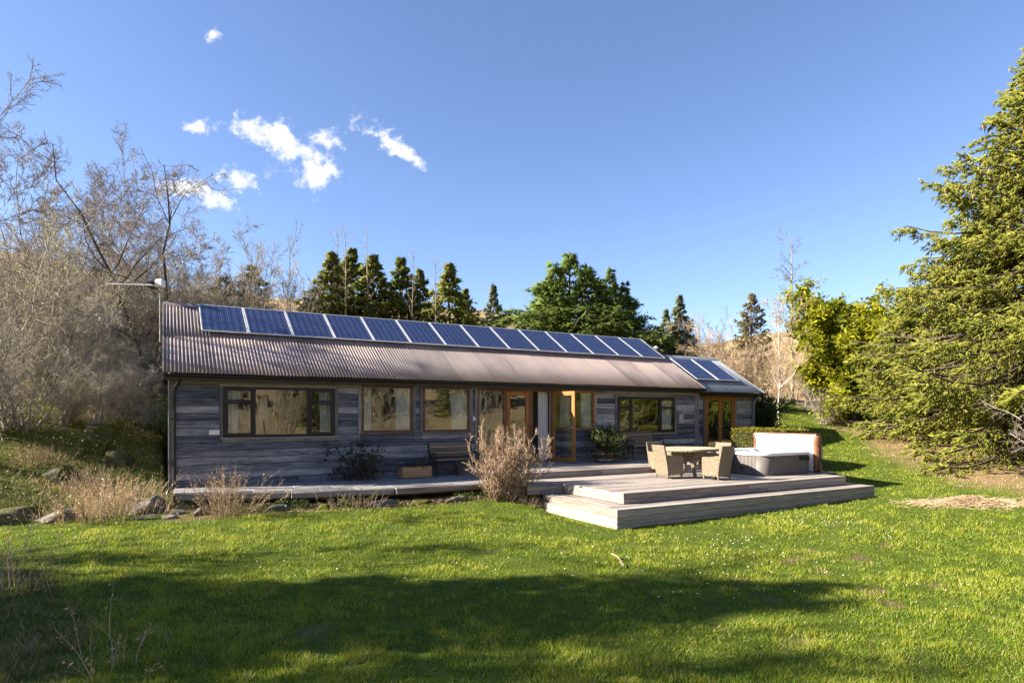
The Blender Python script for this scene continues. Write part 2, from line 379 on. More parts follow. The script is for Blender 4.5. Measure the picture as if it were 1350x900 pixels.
# ------------------------------------------------------------------ terrain
def vnoise(x, y, s, seed=0):
    """smooth value noise on numpy arrays, about -1..1"""
    x = np.asarray(x, float)*s + seed*17.3; y = np.asarray(y, float)*s - seed*9.1
    xi = np.floor(x); yi = np.floor(y); fx = x-xi; fy = y-yi; fx = fx*fx*(3-2*fx); fy = fy*fy*(3-2*fy)
    h = lambda a, b: (np.sin(a*127.1 + b*311.7 + seed*74.7)*43758.5453) % 1.0
    a = h(xi, yi)*(1-fx) + h(xi+1, yi)*fx; b = h(xi, yi+1)*(1-fx) + h(xi+1, yi+1)*fx
    return (a*(1-fy) + b*fy)*2 - 1
def fbm(x, y, s, seed=0, o=4):
    r = 0; a = 1.0; t = 0
    for i in range(o): r = r + a*vnoise(x, y, s*2**i, seed+i); t += a; a *= .5
    return r/t
def sstep(a, b, x):
    t = np.clip((x-a)/(b-a), 0, 1); return t*t*(3-2*t)

CTRL = [(.3, -3.2, -.48), (5, -3.5, -.56), (7.3, -6.5, -.74), (15.4, -6.8, -.63), (3.5, -9.3, -.90), (0, -11, -.95), (10, -11, -.93), (5, -14, -1.08), (0, -16, -1.15),
        (-8, -8, -.7), (-7, -3, -.1), (-2.4, -1.7, -.47), (-1, -2.4, -.5), (-3, 3, .55), (-1.8, 5, 1.2), (-5, 0, .15), (3, 7.5, .5), (8, 7.5, .3), (15, 7.5, .5), (-.7, 1, -.2), (-.8, 3, .25),
        (21, 7, 1.5), (23.3, 2, .9), (26.6, 1.35, 1.05), (23.4, -1.4, .44), (19.7, -6.3, -.31), (17.25, -8.9, -.52), (17.7, -6.1, -.55), (17, -2.4, -.3), (19.8, 0.2, .15),
        (24.5, -6.65, .1), (24, -12, -.3), (20, -18, -1.0), (10, -20, -1.6), (8, -28, -3.2), (20, -28, -2.6), (-4, -28, -3.0), (0, 12, 2.3), (8, 14, 2.5), (20, 16, 2.8), (30, 10, 2.6), (-8, 8, 2.3), (-13, 0, .9), (30, -4, .8),
        (4, 1, -.35), (4, 5, -.35), (12, 1, -.35), (12, 5, -.3), (18, 2, -.3), (8, -2, -.42), (12, -4, -.6), (14, -3, -.55), (-10, -18, -1.2), (30, -20, -.8)]
HC = (8.0, -6.0)
def hill(x, y):
    dx = x-HC[0]; dy = y-HC[1]; r = np.hypot(dx, dy); az = np.degrees(np.arctan2(dy, dx)) % 360
    T = np.interp(az, [0, 22, 35, 42, 50, 57, 62, 72, 85, 100, 130, 180, 230, 270, 300, 330, 360],
                  [.17, .165, .150, .134, .147, .165, .185, .19, .20, .23, .24, .20, .20, .26, .20, .17, .17])
    z = T*330*sstep(20, 400, r)**.9
    z = z + (fbm(x, y, .012, 3)*9 + fbm(x, y, .05, 5)*1.6)*sstep(60, 260, r) - .25*sstep(20, 60, r)
    return z + 1.2*sstep(15, 50, r)*(dy > -1e9)
_c = np.array(CTRL + [(HC[0]+48*math.cos(a), HC[1]+48*math.sin(a), float(hill(np.array(HC[0]+48*math.cos(a)), np.array(HC[1]+48*math.sin(a))))) for a in np.linspace(0, 2*math.pi, 17)[:-1]])
def _k(r): return r*r*np.log(np.maximum(r, 1e-6))
def _tps():
    n = len(_c); D = np.hypot(_c[:, None, 0]-_c[None, :, 0], _c[:, None, 1]-_c[None, :, 1]); K = _k(D) + np.eye(n)*.6
    P = np.c_[np.ones(n), _c[:, :2]]; A = np.block([[K, P], [P.T, np.zeros((3, 3))]]); return np.linalg.solve(A, np.r_[_c[:, 2], 0, 0, 0])
_w = _tps()
def _inside(x, y, x0, x1, y0, y1, s=.15): return sstep(x0-s, x0, x)*sstep(x1+s, x1, x)*sstep(y0-s, y0, y)*sstep(y1+s, y1, y)
def ground_z(x, y):
    x = np.atleast_1d(np.asarray(x, float)); y = np.atleast_1d(np.asarray(y, float)); out = np.empty_like(x)
    for i in range(0, len(x), 20000):
        a, b = x[i:i+20000], y[i:i+20000]
        D = np.hypot(a[:, None]-_c[None, :, 0], b[:, None]-_c[None, :, 1])
        z = _k(D) @ _w[:len(_c)] + _w[-3] + _w[-2]*a + _w[-1]*b
        r = np.hypot(a-HC[0], b-HC[1]); bl = sstep(26, 46, r)
        near = fbm(a, b, .5, 9, 3)*.045 + fbm(a, b, 2.2, 4, 2)*.015
        z = z*(1-bl) + hill(a, b)*bl + near*(1-bl)
        for (x0, x1, y0, y1, top) in ((-.02, 19.4, 0.02, 6.1, -.34), (7.0, 16.4, -6.5, 0, -.75), (15.2, 15.6, -6.5, -2.8, -.6), (.2, 7.0, -2.45, 0, -.36)):
            w = _inside(a, b, x0, x1, y0, y1); z = z*(1-w) + np.minimum(z, top)*w
        out[i:i+20000] = z
    return out
def gz(x, y): return float(ground_z(x, y)[0])

SOILS = [(4.5, -7.0, .16), (8.6, -9.4, .2), (9.3, -9.2, .12), (9.6, -9.9, .26), (10.8, -9.6, .15), (8.3, -10.0, .12), (6.9, -9.7, .18), (6.6, -10.5, .14), (8.1, -10.9, .25), (7.7, -11.3, .18), (9.1, -11.2, .2), (2.9, -8.7, .12), (1.0, -7.6, .12), (1.2, -9.1, .15), (5.2, -10.9, .12), (11.5, -8.2, .18), (5.6, -11.6, .2)]
def masks(x, y):
    # line of the foot of the spruces
    d = (x-19.7)*.776 + (y+6.3)*-.63 + fbm(x, y, .7, 21, 3)*.8
    litter = sstep(-.9, .5, d)*sstep(6.0, 1.5, y)*sstep(-22, -16, y)*(x < 34)
    soil = np.zeros_like(x)
    for (a, b, r) in SOILS: soil = np.maximum(soil, sstep(1.0, .35, np.hypot((x-a)*.75, y-b)/r + fbm(x, y, 5, 2, 3)*.9))
    bed = _inside(x, y, .1, 7.4, -3.05, -1.2, .35)*sstep(-.9, .5, fbm(x, y, 1.6, 7)+.6)
    soil = np.maximum(soil, bed)
    r = np.hypot(x-HC[0], y-HC[1]); moor = np.maximum(sstep(30, 55, r + fbm(x, y, .08, 6)*9), sstep(-18.5, -22, y + fbm(x, y, .3, 8)*1.5))
    bank = np.maximum(sstep(-.6, .4, y + 1.7 + fbm(x, y, .8, 3)*.5)*sstep(.3, -.4, x), sstep(5.5, 7.5, y)*sstep(19.5, 14, x))
    bank = np.maximum(bank, sstep(-5, -7.5, x + fbm(x, y, .6, 13)))
    lefty = sstep(-.6, -2.0, x + (y+7)*.25 + fbm(x, y, .9, 31)*.6)*sstep(-4.0, -5.0, y)
    bank = np.maximum(bank, lefty*.8)
    return litter, soil, moor, bank

def build_ground():
    def axis(lo, hi, step, far):
        a = list(np.arange(lo, hi+1e-6, step)); s = step; p = a[-1]
        up = []
        while p < far: s *= 1.16; p += s; up.append(p)
        s = step; p = a[0]; dn = []
        while p > -far: s *= 1.16; p -= s; dn.append(p)
        return np.array(dn[::-1] + a + up)
    xs = axis(-9, 31, .2, 900); ys = axis(-17, 10, .2, 900)
    X, Y = np.meshgrid(xs, ys); x = X.ravel(); y = Y.ravel(); z = ground_z(x, y)
    nx, ny = len(xs), len(ys); i = np.arange(nx*ny).reshape(ny, nx)
    F = np.stack([i[:-1, :-1], i[:-1, 1:], i[1:, 1:], i[1:, :-1]], -1).reshape(-1, 4)
    k = Mat('ground_cover', .95, .1)
    v = k.coord('World'); n1 = k.noise(v, 2.2, 6, .65); n2 = k.noise(v, .35, 4, .6); n3 = k.noise(v, 26, 4, .7)
    grass = k.ramp(k.math('ADD', k.math('MULTIPLY', n1, .5), k.math('MULTIPLY', n3, .5)), [(.32, (.035, .055, .008)), (.55, (.085, .115, .014)), (.75, (.17, .18, .03))])
    bank = k.ramp(k.math('ADD', k.math('MULTIPLY', n1, .7), k.math('MULTIPLY', n3, .3)), [(.3, (.055, .085, .012)), (.5, (.11, .14, .022)), (.68, (.25, .20, .085))])
    lit = k.ramp(n3, [(.3, (.13, .085, .045)), (.55, (.27, .18, .10)), (.75, (.42, .31, .19))])
    lit = k.mix(k.ramp(n1, [(.48, (0, 0, 0)), (.64, (.75, .75, .75))]), lit, bank)
    soil = k.ramp(n3, [(.3, (.08, .052, .030)), (.55, (.17, .115, .070)), (.78, (.29, .215, .14))])
    n4 = k.noise(v, .045, 8, .68); n5 = k.noise(v, .6, 6, .7); n6 = k.noise(k.coord('World', (1, 1, .2)), .012, 4, .6)
    moor = k.ramp(k.math('ADD', k.math('MULTIPLY', n4, .65), k.math('MULTIPLY', n5, .35)), [(.34, (.14, .095, .05)), (.47, (.27, .19, .105)), (.58, (.36, .27, .15)), (.72, (.42, .335, .20))])
    moor = k.mix(k.ramp(n6, [(.5, (0, 0, 0)), (.62, (.55, .55, .55))]), moor, (.16, .15, .06))
    c = k.mix(k.attr('bank'), grass, bank); c = k.mix(k.attr('soil'), c, soil); c = k.mix(k.attr('litter'), c, lit); c = k.mix(k.attr('moor'), c, moor)
    k.col(c); k.bump(k.math('ADD', n3, n1), .7, .05)
    me = np_mesh('ground', np.c_[x, y, z], F, None, k.m, True)
    for nm, a in zip(('litter', 'soil', 'moor', 'bank'), masks(x, y)):
        at_ = me.attributes.new(nm, 'FLOAT', 'POINT'); at_.data.foreach_set('value', a.astype(np.float32))
    o = obj('ground', me); tag(o, kind='structure', label='lawn, banks and brown moorland hills around the bungalow')
build_ground()

# ------------------------------------------------------------------ bungalow
LX = 16.15; RIDGE_Y = 3.0; RIDGE_Z = 4.33; EAVE_Y = -.25; EAVE_Z = 2.33; PITCH = math.atan2(RIDGE_Z-EAVE_Z, RIDGE_Y-EAVE_Y)
BACK_Y = 6.0; WB = -.26; WT = 2.27
house = empty('timber_bungalow', (0, 0, 0), 0, 'long low bungalow clad in weathered grey boards under a corrugated iron roof', 'house')
OPEN = [(1.06, 3.64, .86, 2.08), (4.28, 5.70, .93, 2.20), (5.95, 7.38, .93, 2.20), (7.58, 10.12, -.02, 2.18), (10.12, 11.72, .94, 2.18), (12.58, 15.10, .80, 2.02)]

def wall_pieces(openings, x0, x1, z0, z1):
    xs = sorted({x0, x1} | {v for o in openings for v in o[:2] if x0 < v < x1}); out = []
    for a, b in zip(xs[:-1], xs[1:]):
        iv = [(z0, z1)]
        for o in openings:
            if o[0] < (a+b)/2 < o[1]:
                nw = []
                for (p, q) in iv:
                    if o[3] <= p or o[2] >= q: nw.append((p, q)); continue
                    if o[2] > p: nw.append((p, o[2]))
                    if o[3] < q: nw.append((o[3], q))
                iv = nw
        for (p, q) in iv:
            if q-p > .02:
                if out and out[-1][1] == a and out[-1][2:] == (p, q): out[-1] = (out[-1][0], b, p, q)
                else:
                    m = [i for i, w in enumerate(out) if w[1] == a and w[2:] == (p, q)]
                    if m: out[m[0]] = (out[m[0]][0], b, p, q)
                    else: out.append((a, b, p, q))
    return out
# structural shell with the openings left free, floor, ceiling and a cream lining
def shell(parent, x0, x1, openings, y0, y1, ztop, ridge):
    w = MB()
    for (a, b, p, q) in wall_pieces(openings, x0+.02, x1-.02, WB, ztop): w.box(a, b, y0+.035, y0+.16, p, q)
    w.box(x0+.02, x1-.02, y1-.15, y1, WB, ztop)
    for xx in (x0+.03, x1-.13):
        w.prism([(y0+.16, WB), (y1-.15, WB), (y1-.15, ztop-.05), (ridge[0], ridge[1]-.1), (y0+.16, ztop-.05)], 'x', xx, xx+.1)
    w.build('wall', M['cream'], parent)
    MB().box(x0+.13, x1-.13, y0+.16, y1-.15, -.12, -.03).build('floor', M['intfloor'], parent)
    MB().box(x0+.13, x1-.13, y0+.16, y1-.15, ztop-.02, ztop+.05).build('ceiling', M['cream'], parent)
shell(house, 0, LX, OPEN, 0, BACK_Y, 2.24, (RIDGE_Y, RIDGE_Z))
pw = MB(); pw.box(.14, LX-.14, 2.9, 2.98, -.03, 2.22)
for xx in (4.0, 7.45, 11.9): pw.box(xx, xx+.08, .161, 2.9, -.03, 2.22)
pw.build('partition', M['cream'], house)

def cladding(parent, openings, x0, x1, y, zt, base, course, mat, seed):
    rnd = random.Random(seed); z = base; row = 0
    while z < zt - .03:
        z1 = min(z + course, zt)
        for (a, b, p, q) in wall_pieces(openings, x0, x1, z, z1):
            cuts = [a]
            while b - cuts[-1] > 4.6: cuts.append(cuts[-1] + rnd.uniform(2.2, 4.2))
            cuts.append(b)
            for c0, c1 in zip(cuts[:-1], cuts[1:]):
                if c1-c0 < .02: continue
                t = rnd.uniform(0, .006); m = MB()
                hx = (c1-c0)/2 - .0025; hz = (q-p)/2 - .003
                # feather edged board: thicker at its foot
                m.box(-hx, hx, -.013, .013, -hz, hz, .004)
                m.v = [(vx, vy - (.016 if (vz < 0 and vy < 0) else 0.0), vz) for (vx, vy, vz) in m.v]
                o = m.build('cladding_plank', mat, parent, ((c0+c1)/2, y + .015 - t, (p+q)/2)); o.rotation_euler = (0, rnd.uniform(-.0008, .0008), 0)
        z = z1; row += 1
cladding(house, OPEN, .09, LX-.10, 0, 2.10, WB+.02, .168, M['clad'], 3)
# gable boards on the end walls
def gable(parent, x, side, y0, y1, ry, rz, ze, base):
    z = base
    while z < rz - .1:
        z1 = min(z+.168, rz-.04)
        def span(zz):
            if zz <= ze: return y0, y1
            k = (rz-zz)/(rz-ze); return ry-(ry-y0)*k, ry+(y1-ry)*k
        a0, b0 = span(z+.003); a1, b1 = span(z1-.003)
        MB().prism([(a0, z+.003), (b0, z+.003), (b1, z1-.003), (a1, z1-.003)], 'x', x, x+side*.024).build('cladding_plank', M['clad_y'], parent)
        z = z1
gable(house, .025, -1, .03, BACK_Y, RIDGE_Y, RIDGE_Z-.1, 2.24, WB+.02)
gable(house, LX-.025, 1, .03, BACK_Y, RIDGE_Y, RIDGE_Z-.1, 2.24, WB+.02)
# corner boards, fascia, plinth
for xx in (-.03, LX-.10): MB().box(xx, xx+.13, -.032, .03, WB-.04, 2.24, .006).build('corner_board', M['trim_z'], house)
MB().box(-.03, .0, .032, .15, WB-.04, 2.24, .005).build('corner_board', M['trim_z'], house)
x = .102
for L_ in (3.9, 4.3, 3.8, 4.0):
    x2 = min(x+L_, LX-.102); MB().box(x, x2-.004, -.030, .02, 2.105, 2.235, .005).build('frieze_board', M['trim'], house); x = x2
MB().box(-.02, 7.5, -.05, .02, WB-.10, WB+.015, .006).build('plinth_board', M['trim'], house)
MB().box(10.14, LX, -.045, .018, -.02, .10, .006).build('plinth_board', M['trim'], house)

# corrugated sheets
def corrugated(name, width, length, mat, pitch=.078, amp=.0125, seg=8):
    n = int(round(width/pitch))*seg; xs = np.linspace(-width/2, width/2, n+1); zz = np.cos((xs+width/2)/pitch*2*math.pi)*amp
    rows = [0, length]; V = []
    for th in (0, -.003):
        for yv in rows: V.append(np.c_[xs, np.full(n+1, yv), zz+th])
    V = np.concatenate(V); a = n+1; i = np.arange(n)
    top = np.c_[i, i+1, a+i+1, a+i]; bot = np.c_[2*a+i, 3*a+i, 3*a+i+1, 2*a+i+1]; e0 = np.c_[i, 2*a+i, 2*a+i+1, i+1]; e1 = np.c_[a+i, a+i+1, 3*a+i+1, 3*a+i]
    me = np_mesh(name, V, np.concatenate([top, bot, e0, e1]), None, mat, True); return me
slope_len = math.hypot(RIDGE_Y-EAVE_Y, RIDGE_Z-EAVE_Z)
NS = 16; SW = (LX+.22)/NS
lower = corrugated('roof_sheet', SW+.03, 1.98, M['roof']); upper = corrugated('roof_sheet', SW+.03, slope_len-1.87, M['roof'])
def on_roof(d, h=0.0, ey=EAVE_Y, ez=EAVE_Z, p=PITCH): return (ey + d*math.cos(p) - h*math.sin(p), ez + d*math.sin(p) + h*math.cos(p))
for i in range(NS):
    xc = -.11 + SW*(i+.5)
    for me, d, h in ((lower, 0, .012), (upper, 1.87, .024)):
        yy, zz = on_roof(d - random.uniform(0, .02), h + .004*(i % 2)); obj('roof_sheet', me, house, (xc, yy, zz), (PITCH + random.uniform(-.002, .002), 0, 0))
bk = corrugated('back_roof_slope', LX+.22, slope_len, M['roof'], .078, .011, 6)
obj('back_roof_slope', bk, house, (LX/2, 2*RIDGE_Y-EAVE_Y, EAVE_Z+.015), (PITCH, 0, math.pi))
rc = MB()
for (a, b) in ((-.12, 4.2), (4.2, 8.3), (8.3, 12.4), (12.4, LX+.12)):
    y1_, z1_ = on_roof(slope_len-.16, .04); y2_, z2_ = on_roof(slope_len+.02, .055)
    MB().prism([(y1_, z1_), (y2_, z2_), (2*RIDGE_Y-y1_, z1_), (2*RIDGE_Y-y1_, z1_-.008), (RIDGE_Y, z2_-.014), (y1_, z1_-.008)], 'x', a+.003, b-.003).build('ridge_cap', M['roof'], house)
MB().prism([(EAVE_Y+.12, EAVE_Z+.02), (RIDGE_Y, RIDGE_Z-.05), (2*RIDGE_Y-EAVE_Y-.12, EAVE_Z+.02), (RIDGE_Y, RIDGE_Z-.03)], 'x', .02, LX-.02).build('roof_lining', M['trim'], house)
for xx in (-.145, LX+.118):
    for s in (0, 1):
        f = lambda y: y if s == 0 else 2*RIDGE_Y-y
        a = on_roof(-.02, .035); b = on_roof(slope_len, .05)
        MB().prism([(f(a[0]), a[1]), (f(b[0]), b[1]), (f(b[0]), b[1]-.20), (f(a[0]), a[1]-.17)], 'x', xx, xx+.028).build('barge_board', M['trim'], house)
def gutter(parent, x0, x1, y, z, r=.055):
    prof = [(y + r*math.cos(a), z + r*math.sin(a)) for a in np.linspace(math.pi, 2*math.pi, 9)] + [(y+.8*r*math.cos(a), z+.8*r*math.sin(a)) for a in np.linspace(2*math.pi, math.pi, 9)]
    g = MB().prism(prof, 'x', x0, x1).build('gutter', M['gutter'], parent)
    for k in range(int((x1-x0)/1.1)):
        xx = x0+.4+1.1*k; MB().prism([(y+.1, z+.0), (y+.1, z-.03), (y-.02, z-r-.012), (y-r-.006, z-.02), (y-r-.006, z+.01), (y-r+.004, z+.01), (y-r*.6, z-r*.9)], 'x', xx, xx+.025).build('gutter_bracket', M['gutter'], g)
gutter(house, -.13, LX+.14, -.305, 2.30)
MB().box(-.08, LX+.08, -.235, -.21, 2.16, 2.305, .004).build('fascia_board', M['gutter'], house)
MB().box(-.08, LX+.08, -.21, -.03, 2.235, 2.25).build('soffit', M['trim'], house)
MB().tube([(.20, -.305, 2.25), (.20, -.305, 2.18), (.17, -.22, 2.10), (.10, -.10, 2.02), (.085, -.085, 1.94), (.085, -.085, .6), (.085, -.085, -.10), (.05, -.12, -.20), (-.03, -.20, -.27), (-.05, -.22, -.36)], .034, 10).build('downpipe', M['gutter'], house)
for zz in (.3, 1.3): MB().box(.03, .14, -.125, -.03, zz, zz+.03).build('pipe_clip', M['gutter'], house)
MB().box(LX-.02, LX+.03, -.085, -.034, -.02, 2.2, .008).build('downpipe', M['trim_z'], house)

# ---- windows
def frame_rect(x0, x1, z0, z1, y0, y1, t, b=.004):
    m = MB(); m.box(x0, x1, y0, y1, z0, z0+t, b); m.box(x0, x1, y0, y1, z1-t, z1, b); m.box(x0, x0+t, y0, y1, z0+t, z1-t, b); m.box(x1-t, x1, y0, y1, z0+t, z1-t, b); return m
def pane(parent, x0, x1, z0, z1, y, tilt=0):
    m = MB().box(-(x1-x0)/2, (x1-x0)/2, -.003, .003, -(z1-z0)/2, (z1-z0)/2); o = m.build('pane', M['glass'], parent, ((x0+x1)/2, y, (z0+z1)/2)); return o
def trim_boards(parent, x0, x1, z0, z1, mat='trim'):
    # grey architrave boards proud of the cladding
    MB().box(x0-.085, x0-.002, -.040, .01, z0-.0, z1+.0, .004).build('architrave', M['trim_z'], parent)
    MB().box(x1+.002, x1+.085, -.040, .01, z0-.0, z1+.0, .004).build('architrave', M['trim_z'], parent)
def casement(x0, x1, z0, z1, m1, m2, tr):
    w = frame_rect(x0, x1, z0, z1, -.05, .06, .06); w.box(m1-.035, m1+.035, -.049, .059, z0+.055, z1-.055, .004); w.box(m2-.035, m2+.035, -.049, .059, z0+.055, z1-.055, .004)
    o = w.build('window', M['black'], house)
    pane(o, m1+.035, m2-.035, z0+.055, z1-.055, -.012)
    for a, b in ((x0+.055, m1-.035), (m2+.035, x1-.055)):
        frame_rect(a, b, tr-.005, z1-.055, -.056, -.02, .04).build('top_sash', M['black'], o); pane(o, a+.04, b-.04, tr+.035, z1-.095, -.035)
        frame_rect(a, b, z0+.055, tr-.015, -.056, -.02, .045).build('sash', M['black'], o); pane(o, a+.045, b-.045, z0+.10, tr-.06, -.035)
    MB().box(x0-.06, x1+.06, -.085, .0, z0-.045, z0-.002, .006).build('sill', M['trim'], o)
    trim_boards(o, x0, x1, z0-.05, z1+.07); MB().box(x0-.085, x1+.085, -.043, .01, z1+.002, z1+.072, .004).build('architrave', M['trim'], o)
    return o
def picture_window(x0, x1, z0, z1, mat='brownframe'):
    o = frame_rect(x0, x1, z0, z1, -.045, .06, .055).build('window', M[mat], house)
    pane(o, x0+.055, x1-.055, z0+.055, z1-.055, -.01)
    MB().box(x0-.04, x1+.04, -.075, .0, z0-.04, z0-.002, .006).build('sill', M['trim'], o)
    trim_boards(o, x0, x1, z0-.04, z1-.0); return o
casement(1.08, 3.62, .88, 2.06, 1.74, 2.98, 1.72)
picture_window(4.30, 5.68, .95, 2.18); picture_window(5.97, 7.36, .95, 2.18)
casement(12.60, 15.08, .82, 2.00, 13.18, 14.40, 1.66)
# glazed screen: fixed light, leaf, doorway, open leaf and the side window
scr = MB(); Z0, Z1 = 0.0, 2.16
scr.box(7.60, 10.12, -.045, .07, Z1-.06, Z1, .004)
for a, b in ((7.60, 7.66), (8.43, 8.52), (9.29, 9.42), (10.05, 10.12)): scr.box(a, b, -.046, .069, Z0, Z1-.06, .004)
scr.box(7.66, 8.43, -.045, .07, Z0, Z0+.08, .004); scr.box(9.42, 10.05, -.05, .10, -.025, .022, .004)
screen = scr.build('door_frame', M['brownframe'], house)
pane(screen, 7.66, 8.43, .08, Z1-.06, -.01)
dm = frame_rect(8.525, 9.285, .03, Z1-.065, -.055, .0, .12); door = dm.build('door', M['oak'], house); pane(door, 8.645, 9.165, .15, Z1-.185, -.03)
trim_boards(screen, 7.60, 10.02, 0, Z1)
sw = frame_rect(10.14, 11.70, .96, 2.16, -.045, .06, .06).build('window', M['oak_x'], house); pane(sw, 10.20, 11.64, 1.02, 2.10, -.01)
MB().box(10.14, 11.74, -.075, .0, .92, .958, .006).build('sill', M['trim'], sw); MB().box(11.702, 11.785, -.04, .01, .92, 2.17, .004).build('architrave', M['trim_z'], sw)
# the leaf that stands open, hinged on the post at 10.08
leaf = frame_rect(0, .92, .03, 2.10, -.025, .025, .12); lo = leaf.build('door', M['oak'], house, (10.09, -.06, 0)); lo.rotation_euler = (0, 0, math.radians(-77)); lo['label'] = 'open glazed oak door leaf swung out over the terrace'
pane(lo, .12, .80, .15, 1.98, 0)
MB().tube([(.86, -.028, 1.05), (.86, -.075, 1.05), (.75, -.08, 1.05)], .011, 8).box(.84, .88, -.031, -.024, .95, 1.15).build('handle', M['brass'], lo)
MB().tube([(.86, .028, 1.05), (.86, .075, 1.05), (.75, .08, 1.05)], .011, 8).build('handle', M['brass'], lo)
# small fittings
tag(MB().box(.78, 1.0, -.045, -.018, .945, 1.06, .004).build('house_plaque', M['white'], house), 'small white name plaque on the boards left of the first window')
tag(MB().box(15.22, 15.42, -.12, -.018, 1.12, 1.44, .01).build('meter_box', M['greybox'], house), 'grey box on the wall beside the right window')
lt = MB().lathe([(0, .0), (.045, .01), (.05, .05), (.045, .09), (0, .11)], 12, (7.465, -.09, 1.24)).box(7.44, 7.49, -.07, -.018, 1.23, 1.36, .004).build('wall_lamp', M['white'], house)

# ---- curtains hang inside: things of their own
def curtain(x0, x1, z0, z1, y, label, tie=0.0, group='white curtains'):
    n = 72; xs = np.linspace(0, 1, n); V = []
    K = 9
    for k in range(K):
        t = k/(K-1); zz = z1 + (z0-z1)*t
        sq = 1 - tie*math.sin(min(t*1.0, 1)*math.pi*.8)
        xx = x0 + (x1-x0)*xs*sq if tie >= 0 else x1 - (x1-x0)*(1-xs)*(1+tie*math.sin(t*math.pi*.8))
        yy = y + np.sin(xs*2*math.pi*max(3, (x1-x0)/.075) + .6*math.sin(3*t))*(.018+.012*t) + .006*np.sin(xs*23+t*4)
        V.append(np.c_[xx, yy, np.full(n, zz)])
    V = np.concatenate(V); i = np.arange(n-1); F = np.concatenate([np.c_[k*n+i, k*n+i+1, (k+1)*n+i+1, (k+1)*n+i] for k in range(K-1)])
    o = obj('curtain', np_mesh('curtain', V, F, None, M['curtain'], True)); tag(o, label, 'curtain', group); return o
curtain(1.10, 1.46, .55, 2.12, .115, 'white curtain at the left end of the black framed window nearest the gable', .15)
curtain(3.24, 3.60, .55, 2.12, .115, 'white curtain at the right end of the black framed window nearest the gable', -.15)
curtain(4.30, 4.58, .55, 2.15, .115, 'narrow white curtain at the left of the square window above the dark wall bush', -.1)
curtain(5.22, 5.68, .55, 2.15, .115, 'white curtain at the right of the square window above the dark wall bush', -.1)
curtain(6.80, 7.36, .55, 2.15, .115, 'white curtain at the right of the square window above the bench and planter', -.12)
curtain(7.62, 7.80, .0, 2.15, .115, 'white curtain seen through the fixed glass left of the glazed doors', .05)
curtain(9.72, 10.06, .02, 2.14, .16, 'long white curtain hanging in the open doorway', -.05)
curtain(10.50, 10.85, .0, 2.15, .115, 'white curtain seen through the glass of the open oak door', .1)
curtain(11.26, 11.66, .0, 2.15, .115, 'white curtain in the oak side window above the barrel planter', -.1)
curtain(12.64, 12.80, .5, 2.05, .115, 'narrow white curtain at the left end of the black window by the cast iron bench', .1)
curtain(14.46, 15.04, .5, 2.05, .115, 'wide white curtain at the right end of the black window by the cast iron bench', 0)

# ---- annexe
AX0, AX1 = LX+.06, 19.4; AY = .25
annexe = empty('garden_room_annexe', (AX0, AY, 0), 0, 'small lower annexe at the right end of the bungalow with glazed oak doors', 'annexe')
def A(o):   # children keep world positions under the annexe's own base point
    o.location = (o.location[0]-AX0, o.location[1]-AY, o.location[2]); return o
before = set(bpy.data.objects)
AO = [(16.80, 18.34, -.02, 2.10)]
dummy = annexe
shell(annexe, AX0, AX1, AO, AY, 4.4, 2.16, (2.3, 3.60))
cladding(annexe, AO, AX0+.01, AX1-.09, AY, 2.15, -.24, .168, M['clad'], 8)
gable(annexe, AX1-.02, 1, AY+.03, 4.4, 2.3, 3.55, 2.15, -.24)
MB().box(AX1-.09, AX1+.03, AY-.03, AY+.03, -.28, 2.16, .006).build('corner_board', M['trim_z'], annexe)
af = MB().box(16.80, 18.34, AY-.045, AY+.07, 2.03, 2.10, .004)
for a, b in ((16.80, 16.87), (18.27, 18.34)): af.box(a, b, AY-.046, AY+.069, 0, 2.03, .004)
afo = af.build('door_frame', M['oak_x'], annexe)
for a, b in ((16.875, 17.565), (17.575, 18.265)):
    d = frame_rect(a, b, .03, 2.025, AY-.03, AY+.02, .085).build('door', M['oak'], annexe); pane(d, a+.085, b-.085, .115, 1.94, AY-.005)
    hx = 17.52 if a < 17 else 17.62
    MB().tube([(hx, AY-.03, 1.0), (hx, AY-.08, 1.0), (hx-.09 if a < 17 else hx+.09, AY-.08, 1.0)], .011, 8).build('handle', M['brass'], d)
for xx in (16.715, 18.345): MB().box(xx, xx+.08, AY-.04, AY+.01, -.05, 2.1, .004).build('architrave', M['trim_z'], annexe)
AE_Y, AE_Z, AR_Y, AR_Z = AY-.28, 2.23, 2.3, 3.70
AP = math.atan2(AR_Z-AE_Z, AR_Y-AE_Y); AL = math.hypot(AR_Z-AE_Z, AR_Y-AE_Y)
asw = (AX1+.22-AX0-.02)/4; am = corrugated('roof_sheet', asw+.025, AL, M['roof_grey'], .1, .008)
for i in range(4):
    yy, zz = on_roof(0, .01+.004*(i % 2), AE_Y, AE_Z, AP); obj('roof_sheet', am, annexe, (AX0+.02+asw*(i+.5), yy, zz), (AP, 0, 0))
obj('back_roof_slope', corrugated('back_roof_slope', asw*4, AL, M['roof_grey'], .1, .008), annexe, (AX0+.02+asw*2, 2*AR_Y-AE_Y, AE_Z+.012), (AP, 0, math.pi))
MB().prism([(AR_Y-.14, AR_Z-.05), (AR_Y, AR_Z+.045), (AR_Y+.14, AR_Z-.05), (AR_Y, AR_Z+.03)], 'x', AX0, AX1+.23).build('ridge_cap', M['roof_grey'], annexe)
for s in (0, 1):
    f = lambda y: y if s == 0 else 2*AR_Y-y
    MB().prism([(f(AE_Y-.02), AE_Z+.03), (f(AR_Y), AR_Z+.035), (f(AR_Y), AR_Z-.14), (f(AE_Y-.02), AE_Z-.12)], 'x', AX1+.21, AX1+.235).build('barge_board', M['trim'], annexe)
gutter(annexe, AX0+.12, AX1+.22, AE_Y-.05, 2.20, .05)
